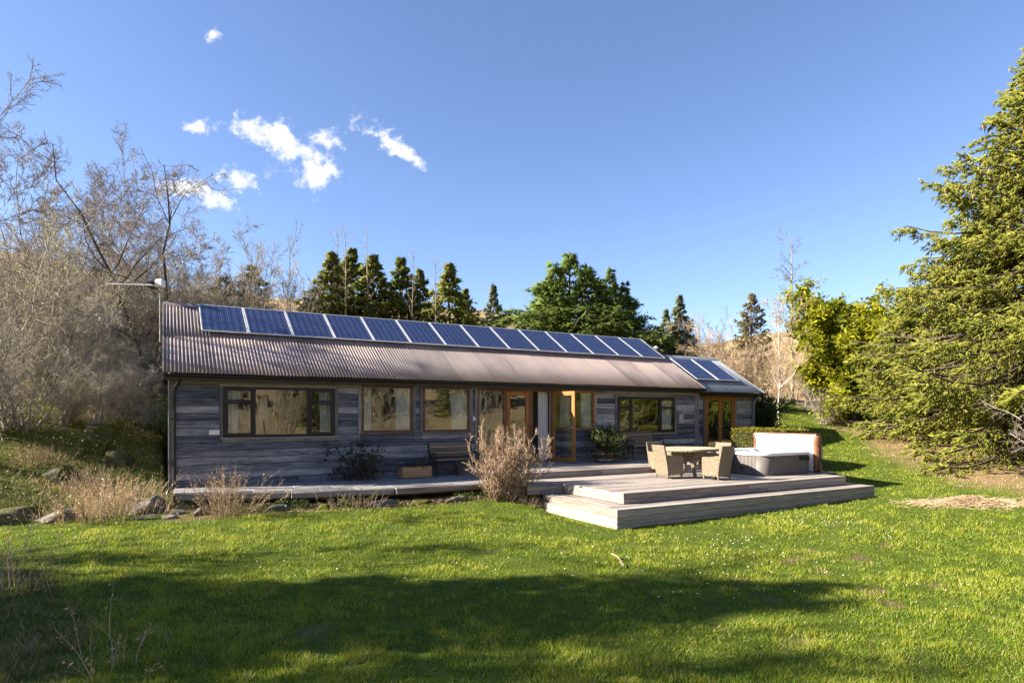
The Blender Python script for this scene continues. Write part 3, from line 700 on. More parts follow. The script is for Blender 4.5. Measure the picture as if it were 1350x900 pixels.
MB().box(AX0+.1, AX1+.15, AE_Y+.02, AE_Y+.045, 2.08, 2.22, .004).build('fascia_board', M['gutter'], annexe)
MB().box(AX0+.1, AX1+.15, AE_Y+.046, AY-.03, 2.10, 2.115).build('soffit', M['trim'], annexe)
MB().tube([(19.25, AE_Y-.05, 2.16), (19.25, AE_Y-.05, 2.08), (19.24, AY-.10, 1.98), (19.24, AY-.08, 1.9), (19.24, AY-.08, -.2)], .032, 10).build('downpipe', M['bluepipe'], annexe)
for o in set(bpy.data.objects) - before:
    if o.parent == annexe: A(o)
fl = MB().lathe([(.0, 0), (.06, 0), (.06, .22), (.10, .24), (.10, .28), (.0, .33)], 14).box(-.22, .22, -.05, .05, -.06, .03, .01).build('roof_vent', M['white'], None, (16.55, 2.5, 3.76)); tag(fl, 'small pale vent cap where the annexe ridge meets the main roof', 'vent')
tag(MB().lathe([(.0, 0), (.17, 0), (.22, .42), (.2, .42), (.16, .03), (0, .03)], 22).build('indoor_pot', plain('blue_grey_pot', (.24, .32, .36), .4), None, (17.25, 1.1, -.03)), 'blue grey pot behind the left glazed door of the annexe', 'pot', 'pots inside the annexe')
tag(MB().lathe([(.0, 0), (.17, 0), (.22, .42), (.2, .42), (.16, .03), (0, .03)], 22).build('indoor_pot', plain('pale_pot', (.30, .38, .42), .4), None, (17.95, 1.05, -.03)), 'blue grey pot behind the right glazed door of the annexe', 'pot', 'pots inside the annexe')

# ---- solar panels
PW, PL = 1.085, 1.65
def panel_meshes():
    f = MB(); h = .035
    f.box(0, PW, 0, .03, 0, h, .003); f.box(0, PW, PL-.03, PL, 0, h, .003); f.box(0, .03, .03, PL-.03, 0, h, .003); f.box(PW-.03, PW, .03, PL-.03, 0, h, .003)
    c = MB().box(.028, PW-.028, .028, PL-.028, .012, .031); r = MB().box(.02, PW-.02, .35, .39, -.055, -.002).box(.02, PW-.02, 1.25, 1.29, -.055, -.002)
    return f.mesh('frame', M['alu']), c.mesh('cells', M['pv']), r.mesh('rail', M['alu'])
pf, pc, prl = panel_meshes()
ORD = ['first', 'second', 'third', 'fourth', 'fifth', 'sixth', 'seventh', 'eighth', 'ninth', 'tenth', 'eleventh', 'twelfth', 'thirteenth', 'fourteenth']
def solar(x, d, ey, ez, p, label, group):
    yy, zz = on_roof(d, .085, ey, ez, p); e = empty('solar_panel', (x, yy, zz), 0, label, 'solar panel', group); e.rotation_euler = (p, 0, 0)
    for nm, me in (('frame', pf), ('cells', pc), ('rail', prl)): obj(nm, me, e)
d0 = (1.5-EAVE_Y)/math.cos(PITCH)
for i in range(14):
    solar(.70 + 1.098*i, d0, EAVE_Y, EAVE_Z, PITCH, 'blue solar panel, %s from the left in the long row along the ridge' % ORD[i] if i < 13 else 'blue solar panel at the right end of the long row along the ridge', 'row of solar panels on the corrugated roof')
for i, w in enumerate(('left', 'right')):
    solar(AX0 + .50 + 1.12*i, .72, AE_Y, AE_Z, AP, 'dark solar panel on the annexe roof, the %s one of the two' % w, 'pair of solar panels on the annexe')

# ---- decks
def boards(parent, x0, x1, y0, y1, ztop, along, wid=.145, thick=.028, seed=1, mat=None):
    rnd = random.Random(seed); cache = {}
    if along == 'x':
        n = max(1, int(round((y1-y0)/wid))); w = (y1-y0)/n
        for k in range(n):
            cuts = [x0]; 
            while x1-cuts[-1] > 5.2: cuts.append(cuts[-1] + rnd.uniform(2.4, 4.8))
            cuts.append(x1)
            for a, b in zip(cuts[:-1], cuts[1:]):
                MB().box(-(b-a)/2+.002, (b-a)/2-.002, -w/2+.003, w/2-.003, -thick, 0, .003).build('deck_board', mat or M['deck'], parent, ((a+b)/2, y0+w*(k+.5), ztop+rnd.uniform(-.002, .001)))
    else:
        n = max(1, int(round((x1-x0)/wid))); w = (x1-x0)/n
        for k in range(n):
            MB().box(-w/2+.003, w/2-.003, -(y1-y0)/2+.002, (y1-y0)/2-.002, -thick, 0, .003).build('deck_board', mat or M['deck_y'], parent, (x0+w*(k+.5), (y0+y1)/2, ztop+rnd.uniform(-.002, .001)))
def risers(parent, p, q, ztop, zbot, n, seed, mat):
    """horizontal riser boards below an edge running from p to q (axis aligned)"""
    rnd = random.Random(seed); h = (ztop-zbot)/n; ax = 0 if abs(q[0]-p[0]) > abs(q[1]-p[1]) else 1; L_ = abs(q[ax]-p[ax]); lo_ = min(p[ax], q[ax])
    for k in range(n):
        cuts = [0]
        while L_-cuts[-1] > 4.8: cuts.append(cuts[-1]+rnd.uniform(2.4, 4.4))
        cuts.append(L_)
        for a, b in zip(cuts[:-1], cuts[1:]):
            z1 = ztop-h*k-.003; z0 = ztop-h*(k+1)+.003; l2 = (b-a)/2-.002; j = rnd.uniform(-.003, .003)
            m = MB().box(-l2, l2, -.013, .013, -(z1-z0)/2, (z1-z0)/2, .003) if ax == 0 else MB().box(-.013, .013, -l2, l2, -(z1-z0)/2, (z1-z0)/2, .003)
            c = ((lo_+(a+b)/2, p[1]+j, (z0+z1)/2) if ax == 0 else (p[0]+j, lo_+(a+b)/2, (z0+z1)/2)); m.build('riser_board', mat, parent, c)
TY = -2.85
terrace = empty('terrace_deck', (7.3, 0, 0), 0, 'raised timber terrace running along the front of the open doors', 'deck')
bf = set(bpy.data.objects)
boards(terrace, 6.95, 16.1, TY, -.055, 0, 'x', .145, .028, 4)
risers(terrace, (6.95, TY+.016), (16.1, TY+.016), -.03, -.165, 1, 3, M['deck'])
risers(terrace, (6.965, TY), (6.965, -.06), -.03, -.34, 2, 3, M['deck_y'])
MB().box(7.05, 16.0, TY+.06, -.05, -.5, -.035).build('joists', M['dark'], terrace)
for o in set(bpy.data.objects)-bf:
    if o.parent == terrace: o.location.x -= 7.3
deck = empty('garden_deck', (11.5, -5, -.7), 0, 'two tier silvered timber deck carrying the wicker furniture and hot tub', 'deck')
bf = set(bpy.data.objects)
UX0, UX1, UY = 7.85, 15.12, -6.1; DX0, DX1, DY = 7.28, 15.52, -6.6; UZ, DZ = -.16, -.38
boards(deck, UX0, UX1, UY, TY-.002, UZ, 'x', .145, .028, 11)
boards(deck, UX1, 15.85, -5.4, TY-.002, UZ, 'x', .145, .028, 12)
boards(deck, 6.9, UX0-.003, -3.96, TY-.002, UZ, 'x', .145, .028, 13)
risers(deck, (UX0, UY+.016), (UX1, UY+.016), UZ-.03, DZ+.003, 2, 5, M['deck'])
risers(deck, (UX0+.016, UY+.03), (UX0+.016, -3.96), UZ-.03, DZ+.003, 2, 6, M['deck_y'])
risers(deck, (6.9, -3.945), (UX0, -3.945), UZ-.03, DZ+.003, 2, 7, M['deck'])
risers(deck, (UX1-.016, UY+.03), (UX1-.016, -5.41), UZ-.03, DZ+.003, 2, 8, M['deck_y'])
risers(deck, (15.834, -5.38), (15.834, TY), UZ-.03, -.7, 3, 8, M['deck_y'])
boards(deck, DX0, DX1, DY, UY-.002, DZ, 'x', .145, .028, 15)
boards(deck, DX0, UX0-.002, UY+.002, -3.97, DZ, 'y', .14, .028, 16)
boards(deck, UX1+.002, DX1, UY+.002, -5.42, DZ, 'y', .14, .028, 17)
risers(deck, (DX0, DY+.016), (DX1, DY+.016), DZ-.03, -.80, 3, 21, M['deck'])
risers(deck, (DX0+.016, DY+.03), (DX0+.016, -3.97), DZ-.03, -.80, 3, 22, M['deck_y'])
risers(deck, (DX1-.016, DY+.03), (DX1-.016, -5.4), DZ-.03, -.80, 3, 23, M['deck_y'])
MB().box(DX0+.06, DX1-.06, DY+.06, -4.0, -.9, DZ-.035).box(UX0+.06, UX1-.06, UY+.06, TY, DZ-.03, UZ-.035).box(15.2, 15.8, -5.3, TY, -.8, UZ-.035).build('joists', M['dark'], deck)
for o in set(bpy.data.objects)-bf:
    if o.parent == deck: o.location = (o.location[0]-11.5, o.location[1]+5, o.location[2]+.7)

# ---- path of slabs along the wall, sleepers at its edge
path = MB().prism([(.05, -1.25), (3.0, -2.35), (6.9, -2.62), (6.9, -.06), (.05, -.06)], 'z', -.40, -.262).build('path', M['soil']); tag(path, kind='structure')
rs = random.Random(6); yy = -.07; row = 0
while yy > -2.6:
    w = rs.uniform(.5, .62); xx = .08 + (row % 2)*-.3
    while xx < 6.9:
        l = rs.uniform(.65, .98); a, b = max(xx, .06), min(xx+l, 6.88); y0_, y1_ = yy-w, yy; xx += l
        edge = lambda X: np.interp(X, [0, 3, 6.9], [-1.23, -2.33, -2.60])
        y0_ = max(y0_, float(max(edge(a), edge(b))))
        if b-a < .15 or y1_-y0_ < .12: continue
        o = MB().box(-(b-a)/2+.006, (b-a)/2-.006, -(y1_-y0_)/2+.006, (y1_-y0_)/2-.006, -.03, .02, .008).build('slab', M['slab'], path, ((a+b)/2, (y0_+y1_)/2, -.238+rs.uniform(-.004, .004))); o.rotation_euler = (rs.uniform(-.006, .006), rs.uniform(-.006, .006), 0)
    yy -= w; row += 1
slp = [((.12, -1.35), (2.2, -2.13), 'old timber sleeper edging the path below the plaque'), ((2.2, -2.20), (4.3, -2.56), 'old timber sleeper edging the path below the first square window'), ((4.32, -2.60), (6.75, -2.72), 'old timber sleeper edging the path left of the big dry shrub')]
for (p, q, lab) in slp:
    L_ = math.hypot(q[0]-p[0], q[1]-p[1]); m = MB().box(-L_/2, L_/2, -.09, .09, -.075, .055, .015)
    m.v = [(a, b+rs.uniform(-.006, .006), c+rs.uniform(-.008, .008)) for a, b, c in m.v]
    o = m.build('sleeper', M['sleeper'], None, ((p[0]+q[0])/2, (p[1]+q[1])/2, -.265)); o.rotation_euler = (0, 0, math.atan2(q[1]-p[1], q[0]-p[0])); tag(o, lab, 'sleeper', 'sleepers along the path edge')

# ------------------------------------------------------------------ vegetation kit (vectorised)
def unit(v): return v/np.maximum(np.linalg.norm(v, axis=-1, keepdims=True), 1e-9)
def perp(t, rng):
    r = rng.normal(size=t.shape); r = r - t*np.sum(r*t, -1, keepdims=True); return unit(r)
def tubes(P, R, S):
    """P (N,K,3) polylines, R (N,K) radii -> verts, quads"""
    N, K, _ = P.shape; T = unit(np.gradient(P, axis=1)) if K > 2 else np.repeat(unit(P[:, 1:]-P[:, :1]), K, 1)
    ref = np.where(np.abs(T[:, :1, 2:3]) > .8, np.array([1., 0, 0]), np.array([0, 0, 1.])); ref = np.repeat(ref, K, 1)
    U = unit(np.cross(T, ref)); W = np.cross(T, U); a = np.arange(S)*2*math.pi/S
    V = P[:, :, None] + R[:, :, None, None]*(U[:, :, None]*np.cos(a)[None, None, :, None] + W[:, :, None]*np.sin(a)[None, None, :, None])
    n = np.arange(N)[:, None, None]*K*S; k = np.arange(K-1)[None, :, None]*S; s = np.arange(S)[None, None, :]; s2 = (s+1) % S
    F = np.stack([n+k+s, n+k+s2, n+k+S+s2, n+k+S+s], -1).reshape(-1, 4)
    return V.reshape(-1, 3), F
class Acc:
    def __init__(s): s.V = []; s.Q = []; s.T = []; s.tint = []; s.n = 0
    def add(s, V, Q=None, T=None, tint=None):
        V = V.reshape(-1, 3)
        if Q is not None: s.Q.append(Q+s.n)
        if T is not None: s.T.append(T+s.n)
        s.V.append(V); s.tint.append(np.zeros(len(V)) + (.5 if tint is None else tint)); s.n += len(V)
    def tubes(s, P, R, S):
        V, F = tubes(P, R, S); s.add(V, F)
    def mesh(s, name, mat, smooth=False):
        return np_mesh(name, np.concatenate(s.V), np.concatenate(s.Q) if s.Q else None, np.concatenate(s.T) if s.T else None, mat, smooth, np.concatenate(s.tint))
def sample(P, R, t):
    """points, tangents, radii at parameter t (N,m) along polylines"""
    N, K, _ = P.shape; f = t*(K-1); i = np.clip(f.astype(int), 0, K-2); w = (f-i)[..., None]; n = np.arange(N)[:, None]
    a = P[n, i]; b = P[n, i+1]; return a*(1-w)+b*w, unit(b-a), R[n, i]*(1-w[..., 0])+R[n, i+1]*w[..., 0]
def grow(rng, P, R, m, t0, t1, ang, length, K, wig=.15, up=0.0, rr=.6, lfall=.4, rmin=.004, tip=.25, parent_len=True):
    N = len(P); t = rng.uniform(t0, t1, (N, m)); t.sort(1); B, T, rad = sample(P, R, t)
    B = B.reshape(-1, 3); T = T.reshape(-1, 3); rad = rad.reshape(-1); tt = t.reshape(-1)
    a = np.radians(rng.normal(ang, ang*.22, len(B)))[:, None]; d = unit(T*np.cos(a) + perp(T, rng)*np.sin(a))
    L = np.linalg.norm(np.diff(P, axis=1), axis=-1).sum(1).repeat(m) if parent_len else np.ones(len(B))
    L = L*length*rng.uniform(.6, 1.25, len(B))*(1-lfall*tt); st = (L/(K-1))[:, None]
    pts = [B]
    for k in range(K-1):
        d = unit(d + rng.normal(0, wig, d.shape) + np.array([0, 0, up])); pts.append(pts[-1] + d*st)
    Pc = np.stack(pts, 1); r0 = np.maximum(rad*rr, rmin); Rc = r0[:, None]*np.linspace(1, tip, K)[None]; Rc = np.maximum(Rc, rmin*.6)
    return Pc, Rc
def spikes(acc, rng, B, D, length, width, tint):
    """three sided needle sprays: base points B, directions D"""
    n = len(B); U = perp(D, rng); W = np.cross(D, U); a = np.arange(3)*2*math.pi/3
    ring = B[:, None] + D[:, None]*(length*.22)[:, None, None] + width[:, None, None]*(U[:, None]*np.cos(a)[None, :, None] + W[:, None]*np.sin(a)[None, :, None])
    tipv = (B + D*length[:, None])[:, None]; V = np.concatenate([ring, tipv], 1); i = np.arange(n)[:, None]*4
    T = np.stack([np.concatenate([i+0, i+1, i+3], 1), np.concatenate([i+1, i+2, i+3], 1), np.concatenate([i+2, i+0, i+3], 1)], 1).reshape(-1, 3)
    acc.add(V, None, T, np.repeat(tint, 4))
def leaves(acc, rng, C, size, tint, flat=None):
    n = len(C); d = unit(rng.normal(size=(n, 3)) + (0 if flat is None else np.array(flat))); u = perp(d, rng); h = np.cross(d, u)
    s = size[:, None]; V = np.stack([C - u*s, C + h*s*.5 + d*s*.12, C + u*s, C - h*s*.5 + d*s*.12], 1); i = np.arange(n)[:, None]*4
    acc.add(V, np.concatenate([i, i+1, i+2, i+3], 1), None, np.repeat(tint, 4))

def trunk_line(rng, H, K, lean=(0, 0), wig=.04, z0=-.3):
    z = np.linspace(z0, H, K); p = np.zeros((K, 3)); p[:, 2] = z; w = np.cumsum(rng.normal(0, wig, (K, 2)), 0); w[0] = 0
    p[:, :2] = w + np.outer((z-z0)/(H-z0), lean); return p[None]

def bare_tree(seed, H, r0, levels, mat_t, mat_c, lean=(0, 0), wig=.06, first=.25, catkin=None, curl=0.15, stems=1, spread=0):
    """levels: list of (children, angle, length ratio, up, wiggle)"""
    rng = np.random.default_rng(seed); K = 10
    if stems == 1: P = trunk_line(rng, H, K, lean, wig); R = r0*np.linspace(1, .12, K)[None]
    else:
        P = np.concatenate([trunk_line(rng, H*rng.uniform(.65, 1.0), K, (rng.normal(0, spread), rng.normal(0, spread)), wig) for _ in range(stems)]); P[:, :, :2] += rng.normal(0, .16, (stems, 1, 2)); R = r0*rng.uniform(.6, 1, (stems, 1))*np.linspace(1, .12, K)[None]
    tr = Acc(); cr = Acc(); tr.tubes(P, R, 8); last = None
    for li, (m, ang, ln, up, wg) in enumerate(levels):
        deep = li >= len(levels)-2
        P, R = grow(rng, P, R, m, first if li == 0 else .18, .98, ang, ln, 7 if li < 2 else (4 if li < len(levels)-1 else 3), wg, up, .55, .45 if li == 0 else .3, .0055 if deep else .012)
        (tr if li < 1 else cr).tubes(P, R, 6 if li == 0 else (5 if li == 1 else 3)); last = (P, R)
    ck = None
    if catkin:
        P, R = last; n = catkin; i = rng.integers(0, len(P), n); t = rng.uniform(.2, 1, (n, 1)); B, T, _ = sample(P[i], R[i], t); ck = Acc()
        leaves(ck, rng, B[:, 0] + rng.normal(0, .03, (n, 3)), rng.uniform(.015, .04, n), rng.random(n))
    return tr.mesh('trunk', mat_t, True), cr.mesh('crown', mat_c), ck

def conifer(seed, H, Rm, nb, tw, sp, slen, swid, leafmat, pitch0=-12, pitch1=35, prof=.85, z0=.04, droop=.10, cones=0, ragged=.22, leaders=1, upt=.05, lsp=.28, fan=.9):
    rng = np.random.default_rng(seed); tr = Acc(); cr = Acc(); K = 7
    trunks = [trunk_line(rng, H*(1 if k == 0 else rng.uniform(.75, .95)), 10, (0, 0) if k == 0 else (rng.normal(0, Rm*lsp), rng.normal(0, Rm*lsp)), .03) for k in range(leaders)]
    allP = []; allL = []
    for k, tl in enumerate(trunks):
        R = (H*.014+.03)*np.linspace(1, .08, 10)[None]; tr.tubes(tl, R, 8); n = nb//leaders
        u = z0 + (1-z0)*(np.arange(n)+rng.random(n))/n; u = u**1.0; B, T, _ = sample(tl, R, (u[None]*.985).clip(0, .995)); B = B[0]
        rad = Rm/(1 if k == 0 else 1.25)*np.clip(1-u, .015, 1)**prof*rng.uniform(1-ragged*1.6, 1+ragged*.5, n)*np.interp(u, [0, .25, 1], [.66, 1, 1]); az = np.arange(n)*2.399963 + rng.normal(0, .5, n)
        pit = np.radians(pitch0 + (pitch1-pitch0)*u + rng.normal(0, 7, n)); d = np.stack([np.cos(az)*np.cos(pit), np.sin(az)*np.cos(pit), np.sin(pit)], 1)
        pts = [B]; st = (rad/(K-1))[:, None]
        for j in range(K-1):
            d = unit(d + rng.normal(0, .05, d.shape) + np.array([0, 0, -droop if j < 3 else droop*.9 + upt])); pts.append(pts[-1] + d*st)
        P = np.stack(pts, 1); allP.append(P); allL.append(rad)
    P = np.concatenate(allP); rad = np.concatenate(allL); R = (.008+.010*rad)[:, None]*np.linspace(1, .3, K)[None]; tr.tubes(P, R, 4)
    m = tw; N = len(P); t = rng.uniform(.16, 1.0, (N, m))**.8; B, T, _ = sample(P, R, t); side = np.where(rng.random((N, m)) < .5, -1, 1)[..., None]
    h = unit(np.cross(T, np.array([0, 0, 1.]))); d = unit(T*.75 + h*side*rng.uniform(.35, 1.1, (N, m, 1)) + np.array([0, 0, 1.])*rng.normal(-.40, .3, (N, m, 1)))
    L = (rad[:, None]*.20*(1.15-t) + (.10 + slen*.9)*np.clip(rad[:, None]/.7, .25, 1))*rng.uniform(.6, 1.3, (N, m)); B = B.reshape(-1, 3); d = d.reshape(-1, 3); L = L.reshape(-1)
    keep = rng.random(len(B)) < np.clip(rad.repeat(m)/np.percentile(rad, 60), .3, 1); B, d, L = B[keep], d[keep], L[keep]
    E = B + d*L[:, None] - np.array([0, 0, 1.])*(L**2*.25)[:, None]
    Pt = np.stack([B, E], 1); Rt = np.tile(np.array([.006, .002]), (len(B), 1)); tr.tubes(Pt, Rt, 3)
    q = rng.uniform(.1, 1.05, (len(B), sp)); S, T, _ = sample(Pt, Rt, q.clip(0, 1)); pp = perp(T.reshape(-1, 3), rng); dd = unit(T.reshape(-1, 3)*.9 + pp*rng.uniform(.3, 1.0, (len(pp), 1))*fan)
    n = len(pp); tb = np.repeat(rng.random(len(B)), sp); spikes(cr, rng, S.reshape(-1, 3), dd, slen*rng.uniform(.7, 1.3, n), swid*rng.uniform(.7, 1.3, n), (.65*tb+.35*rng.random(n)))
    q2 = int(6*N); i = rng.integers(0, N, q2); S, T, _ = sample(P[i], R[i], rng.uniform(.4, 1, (q2, 1))); dd = unit(T[:, 0] + rng.normal(0, .35, (q2, 3))); spikes(cr, rng, S[:, 0], dd, slen*rng.uniform(.8, 1.4, q2), swid*rng.uniform(.8, 1.3, q2), rng.random(q2))
    cm = None
    if cones:
        ca = Acc(); ok = np.where(B[:, 2] > .35*H)[0]; c = E[rng.choice(ok, cones)]; Lc = rng.uniform(.09, .15, cones)
        Pc = np.stack([c, c-np.array([0, 0, .3])*Lc[:, None], c-np.array([0, 0, 1.])*Lc[:, None]], 1); Rc = np.tile(np.array([.018, .028, .006]), (cones, 1)); ca.tubes(Pc, Rc, 5); cm = ca.mesh('cones', M['cone'], True)
    return tr.mesh('trunk', M['bark'], True), cr.mesh('crown', leafmat), cm

def plant(name, label, cat, parts, x, y, rz=0, s=1.0, sz=None, group=None, dz=0.0):
    e = empty(name, (x, y, gz(x, y)-.05+dz), rz, label, cat, group); e.scale = (s, s, sz or s)
    for nm, me in parts:
        if me is None: continue
        o = obj(nm, me, e)
        if nm in ('crown', 'cones', 'catkins', 'foliage', 'seed_heads', 'flowers', 'blades', 'stems'): o['kind'] = 'stuff'
    return e
def parts3(t): return [('trunk', t[0]), ('crown', t[1]), ('cones' , t[2])]

# ---- the big spruces on the right
SPR = conifer(2, 14.2, 8.2, 450, 44, 10, .20, .029, M['spruce'], -20, 30, .80, .005, .15, 420, .20)
SPR2 = conifer(9, 9.0, 4.4, 210, 32, 9, .18, .034, M['spruce'], -14, 34, .75, .01, .12, 40, .2)
G1 = 'spruces along the right side'
plant('spruce_tree', 'towering yellow green spruce hung with brown cones at the right edge', 'spruce', parts3(SPR), 25.1, -7.0, 0, 1, None, G1)
plant('spruce_tree', 'lower spruce left of the towering one, behind the golden shrub', 'spruce', parts3(SPR2), 28.5, -3.2, 1.2, .95, None, G1)
plant('spruce_tree', 'spruce at the far right edge in front of the towering one', 'spruce', parts3(SPR2), 23.2, -11.2, 3.9, 1.05, None, G1)
for (x, y, r, s, w) in ((26.5, -16.5, 4.6, .8, 'nearest'), (29, -23, 2.2, .9, 'farthest'), (35, -12, .4, .8, 'rearmost')):
    plant('spruce_tree', w + ' spruce of the row beyond the right edge, mirrored in the right window', 'spruce', parts3(SPR), x, y, r, s, None, 'spruces reflected in the window')

# ---- golden tree and birch, right rear
def leafy(seed, H, r0, levels, nleaf, size, mat_t, mat_c, mat_l, stems=1, spread=.5, first=.15):
    tr, cr, _ = bare_tree(seed, H, r0, levels, mat_t, mat_c, first=first, stems=stems, spread=spread)
    rng = np.random.default_rng(seed+50); v = np.empty(len(cr.vertices)*3, np.float32); cr.vertices.foreach_get('co', v); v = v.reshape(-1, 3)
    i = rng.integers(0, len(v), nleaf); a = Acc(); leaves(a, rng, v[i] + rng.normal(0, size*1.4, (nleaf, 3)), rng.uniform(.6, 1.3, nleaf)*size, np.clip(rng.random(nleaf)*.6 + .4*np.sin(v[i, 0]*3+v[i, 2]*2.1)**2, 0, 1), (0, 0, .6))
    return [('trunk', tr), ('crown', cr), ('foliage', a.mesh('foliage', mat_l))]
GOLD = leafy(31, 5.6, .10, [(14, 42, .42, .05, .12), (9, 42, .42, .05, .12), (7, 45, .45, .05, .15)], 62000, .09, M['bark'], M['twig'], M['yellowleaf'], 8, 1.0, .06)
x, y = at(1112, 29.0); plant('golden_shrub', 'golden yellow leafy evergreen between the birch and the spruces', 'tree', GOLD, x, y, 0, 1.2, .95)
x, y = at(1192, 25.5); plant('spruce_tree', 'short spruce filling the gap between the golden shrub and the towering spruce', 'spruce', parts3(SPR2), x, y, 5.0, .62, .60, G1)
BIR = bare_tree(41, 7.6, .075, [(14, 34, .42, .06, .10), (9, 36, .40, .02, .12), (8, 36, .42, -.02, .14), (4, 35, .5, -.06, .15)], M['birch'], M['twig_straw'], (.35, 0), .06, .28, 2500)
BIR[2] and None
def wparts(t, mat='catkin', nm='catkins'): return [('trunk', t[0]), ('crown', t[1])] + ([(nm, t[2].mesh(nm, M[mat]))] if t[2] else [])
x, y = at(1028, 27.0); plant('birch_tree', 'slim white barked birch with bare twigs beside the annexe', 'birch', wparts(BIR), x, y, .6, .62)
x, y = at(1012, 26.0); plant('birch_tree', 'leaning bare sapling arching out left of the white birch', 'birch', [('trunk', bare_tree(43, 4.2, .06, [(10, 40, .45, .05, .14), (8, 40, .45, .0, .15), (5, 40, .5, -.03, .15)], M['bark_grey'], M['twig_straw'], (-2.6, 0), .08)[i]) if i == 0 else ('crown', bare_tree(43, 4.2, .06, [(10, 40, .45, .05, .14), (8, 40, .45, .0, .15), (5, 40, .5, -.03, .15)], M['bark_grey'], M['twig_straw'], (-2.6, 0), .08)[i]) for i in (0, 1)], x, y, -.5)
LAR = bare_tree(45, 11.0, .12, [(40, 62, .17, .03, .08), (8, 40, .40, .02, .12), (6, 40, .5, .0, .14)], M['bark_tan'], M['twig_red'], (.1, .1), .03, .12)
x, y = at(1045, 38.0); plant('larch_tree', 'tall thin leafless larch rising above the birch', 'larch', wparts(LAR), x, y, 0, .92)
x, y = at(1075, 44.0); plant('larch_tree', 'faint leafless larch behind the golden shrub', 'larch', wparts(LAR), x, y, 2, .8)

# ---- thicket behind the annexe
THI = bare_tree(51, 4.2, .05, [(9, 32, .45, .04, .12), (8, 34, .45, .02, .14), (7, 36, .48, 0, .16)], M['bark_tan'], M['twig_straw'], stems=9, spread=.9, first=.1)
THI2 = bare_tree(52, 4.0, .05, [(9, 34, .45, .05, .14), (8, 36, .45, .02, .16), (7, 38, .48, -.03, .18)], M['bark_tan'], M['twig_red'], stems=8, spread=1.0, first=.1)
GT = 'leafless thickets behind the annexe'
thp = [(918, 33, THI, 'pale leafless thicket just right of the grey fir'), (955, 31, THI, 'straw coloured leafless thicket above the annexe ridge'), (985, 33, THI2, 'brownish leafless thicket below the small hillside fir'), (1010, 30, THI, 'pale leafless thicket left of the birch'), (1060, 33, THI2, 'leafless thicket between the birch and the golden shrub'), (942, 40, THI2, 'farther brown thicket high behind the annexe'), (1030, 42, THI, 'farther pale thicket behind the birch crown')]
for k, (px, d, me, lab) in enumerate(thp):
    x, y = at(px, d); plant('thicket', lab, 'thicket', wparts(me), x, y, k*1.7, .8+.1*(k % 3), None, GT)

# ---- conifers behind the roof
FIR = conifer(61, 7.0, 4.0, 190, 22, 7, .17, .034, M['conifer'], -10, 18, 1.12, .02, .08, 0, .28)
FIRB = conifer(62, 7.0, 3.1, 160, 22, 7, .17, .036, M['bluefir'], -10, 18, 1.1, .02, .08, 0, .25)
FIRD = conifer(63, 7.0, 2.3, 130, 18, 6, .17, .032, M['drycon'], -5, 25, .7, .02, .06, 0, .3)
G2 = 'conifers in a belt behind the roof'
fp = [(292, 27, 360, FIRD, 'browned conifer behind the first panels, beside the willow', 1.15), (335, 29, 345, FIRD, 'second browned conifer half hidden by the hazel', 1.1), (438, 26, 330, FIR, 'bright edged conifer just right of the hazel', 1.1), (462, 30, 325, FIR, 'narrow dark conifer among the bare poles', 1.1), (490, 27, 332, FIR, 'bushy dark conifer right of the bare poles', 1.15), (530, 28, 335, FIR, 'conifer with split top beside a bare pole above the panels', 1.0), (555, 31, 352, FIR, 'low dark conifer between two taller ones above the panels', .9), (592, 27, 345, FIR, 'full green conifer at the right end of the dark belt', 1.05), (612, 30, 378, FIR, 'small conifer tucked against the right end of the dark belt', .85), (654, 33, 373, FIRB, 'lone grey green fir against the brown hill', .8)]
for k, (px, d, top, me, lab, ws) in enumerate(fp):
    x, y = at(px, d); g = gz(x, y); H = (548-top)/818*d + 1.38 - g; plant('conifer_tree', lab, 'conifer', parts3(me), x, y, k*1.3, H/7.0*ws*1.1, H/7.0, G2)
x, y = at(893, 36); g = gz(x, y); H = (548-388)/818*36+1.38-g; plant('fir_tree', 'broad pale grey fir to the right of the feathery cypress', 'fir', parts3(FIRB), x, y, .4, H/7.0*1.15, H/7.0)
x, y = at(876, 37); g = gz(x, y); H = (548-405)/818*37+1.38-g; plant('fir_tree', 'shorter pale fir touching the left of the broad grey fir', 'fir', parts3(FIRB), x, y, 2.4, H/7.0*1.0, H/7.0)
x, y = at(993, 46); g = gz(x, y); H = (548-383)/818*46+1.38-g; plant('fir_tree', 'small dark fir standing against the hill top above the thicket', 'fir', parts3(FIRD), x, y, .4, H/7.0*.9, H/7.0)
# bare poles
POLE = bare_tree(71, 8.0, .06, [(26, 60, .10, .12, .08), (3, 40, .4, .05, .1)], M['bark_tan'], M['twig_straw'], (.1, 0), .03, .3)
pl = [(441, 26, 298, 'thin bare pole rising left of the antlered dead branch'), (457, 25, 294, 'tallest bare pole above the dark conifers'), (486, 26, 300, 'bare pole right of the tallest one'), (541, 26, 327, 'bare pole with side twigs beside the split topped conifer'), (576, 26, 335, 'pale bare pole in front of the full green conifer')]
for k, (px, d, top, lab) in enumerate(pl):
    x, y = at(px, d); g = gz(x, y); H = (548-top)/818*d + 1.38 - g; plant('bare_pole_tree', lab, 'dead tree', wparts(POLE), x, y, k*2.1, .9, H/8.0, 'bare poles among the conifers')
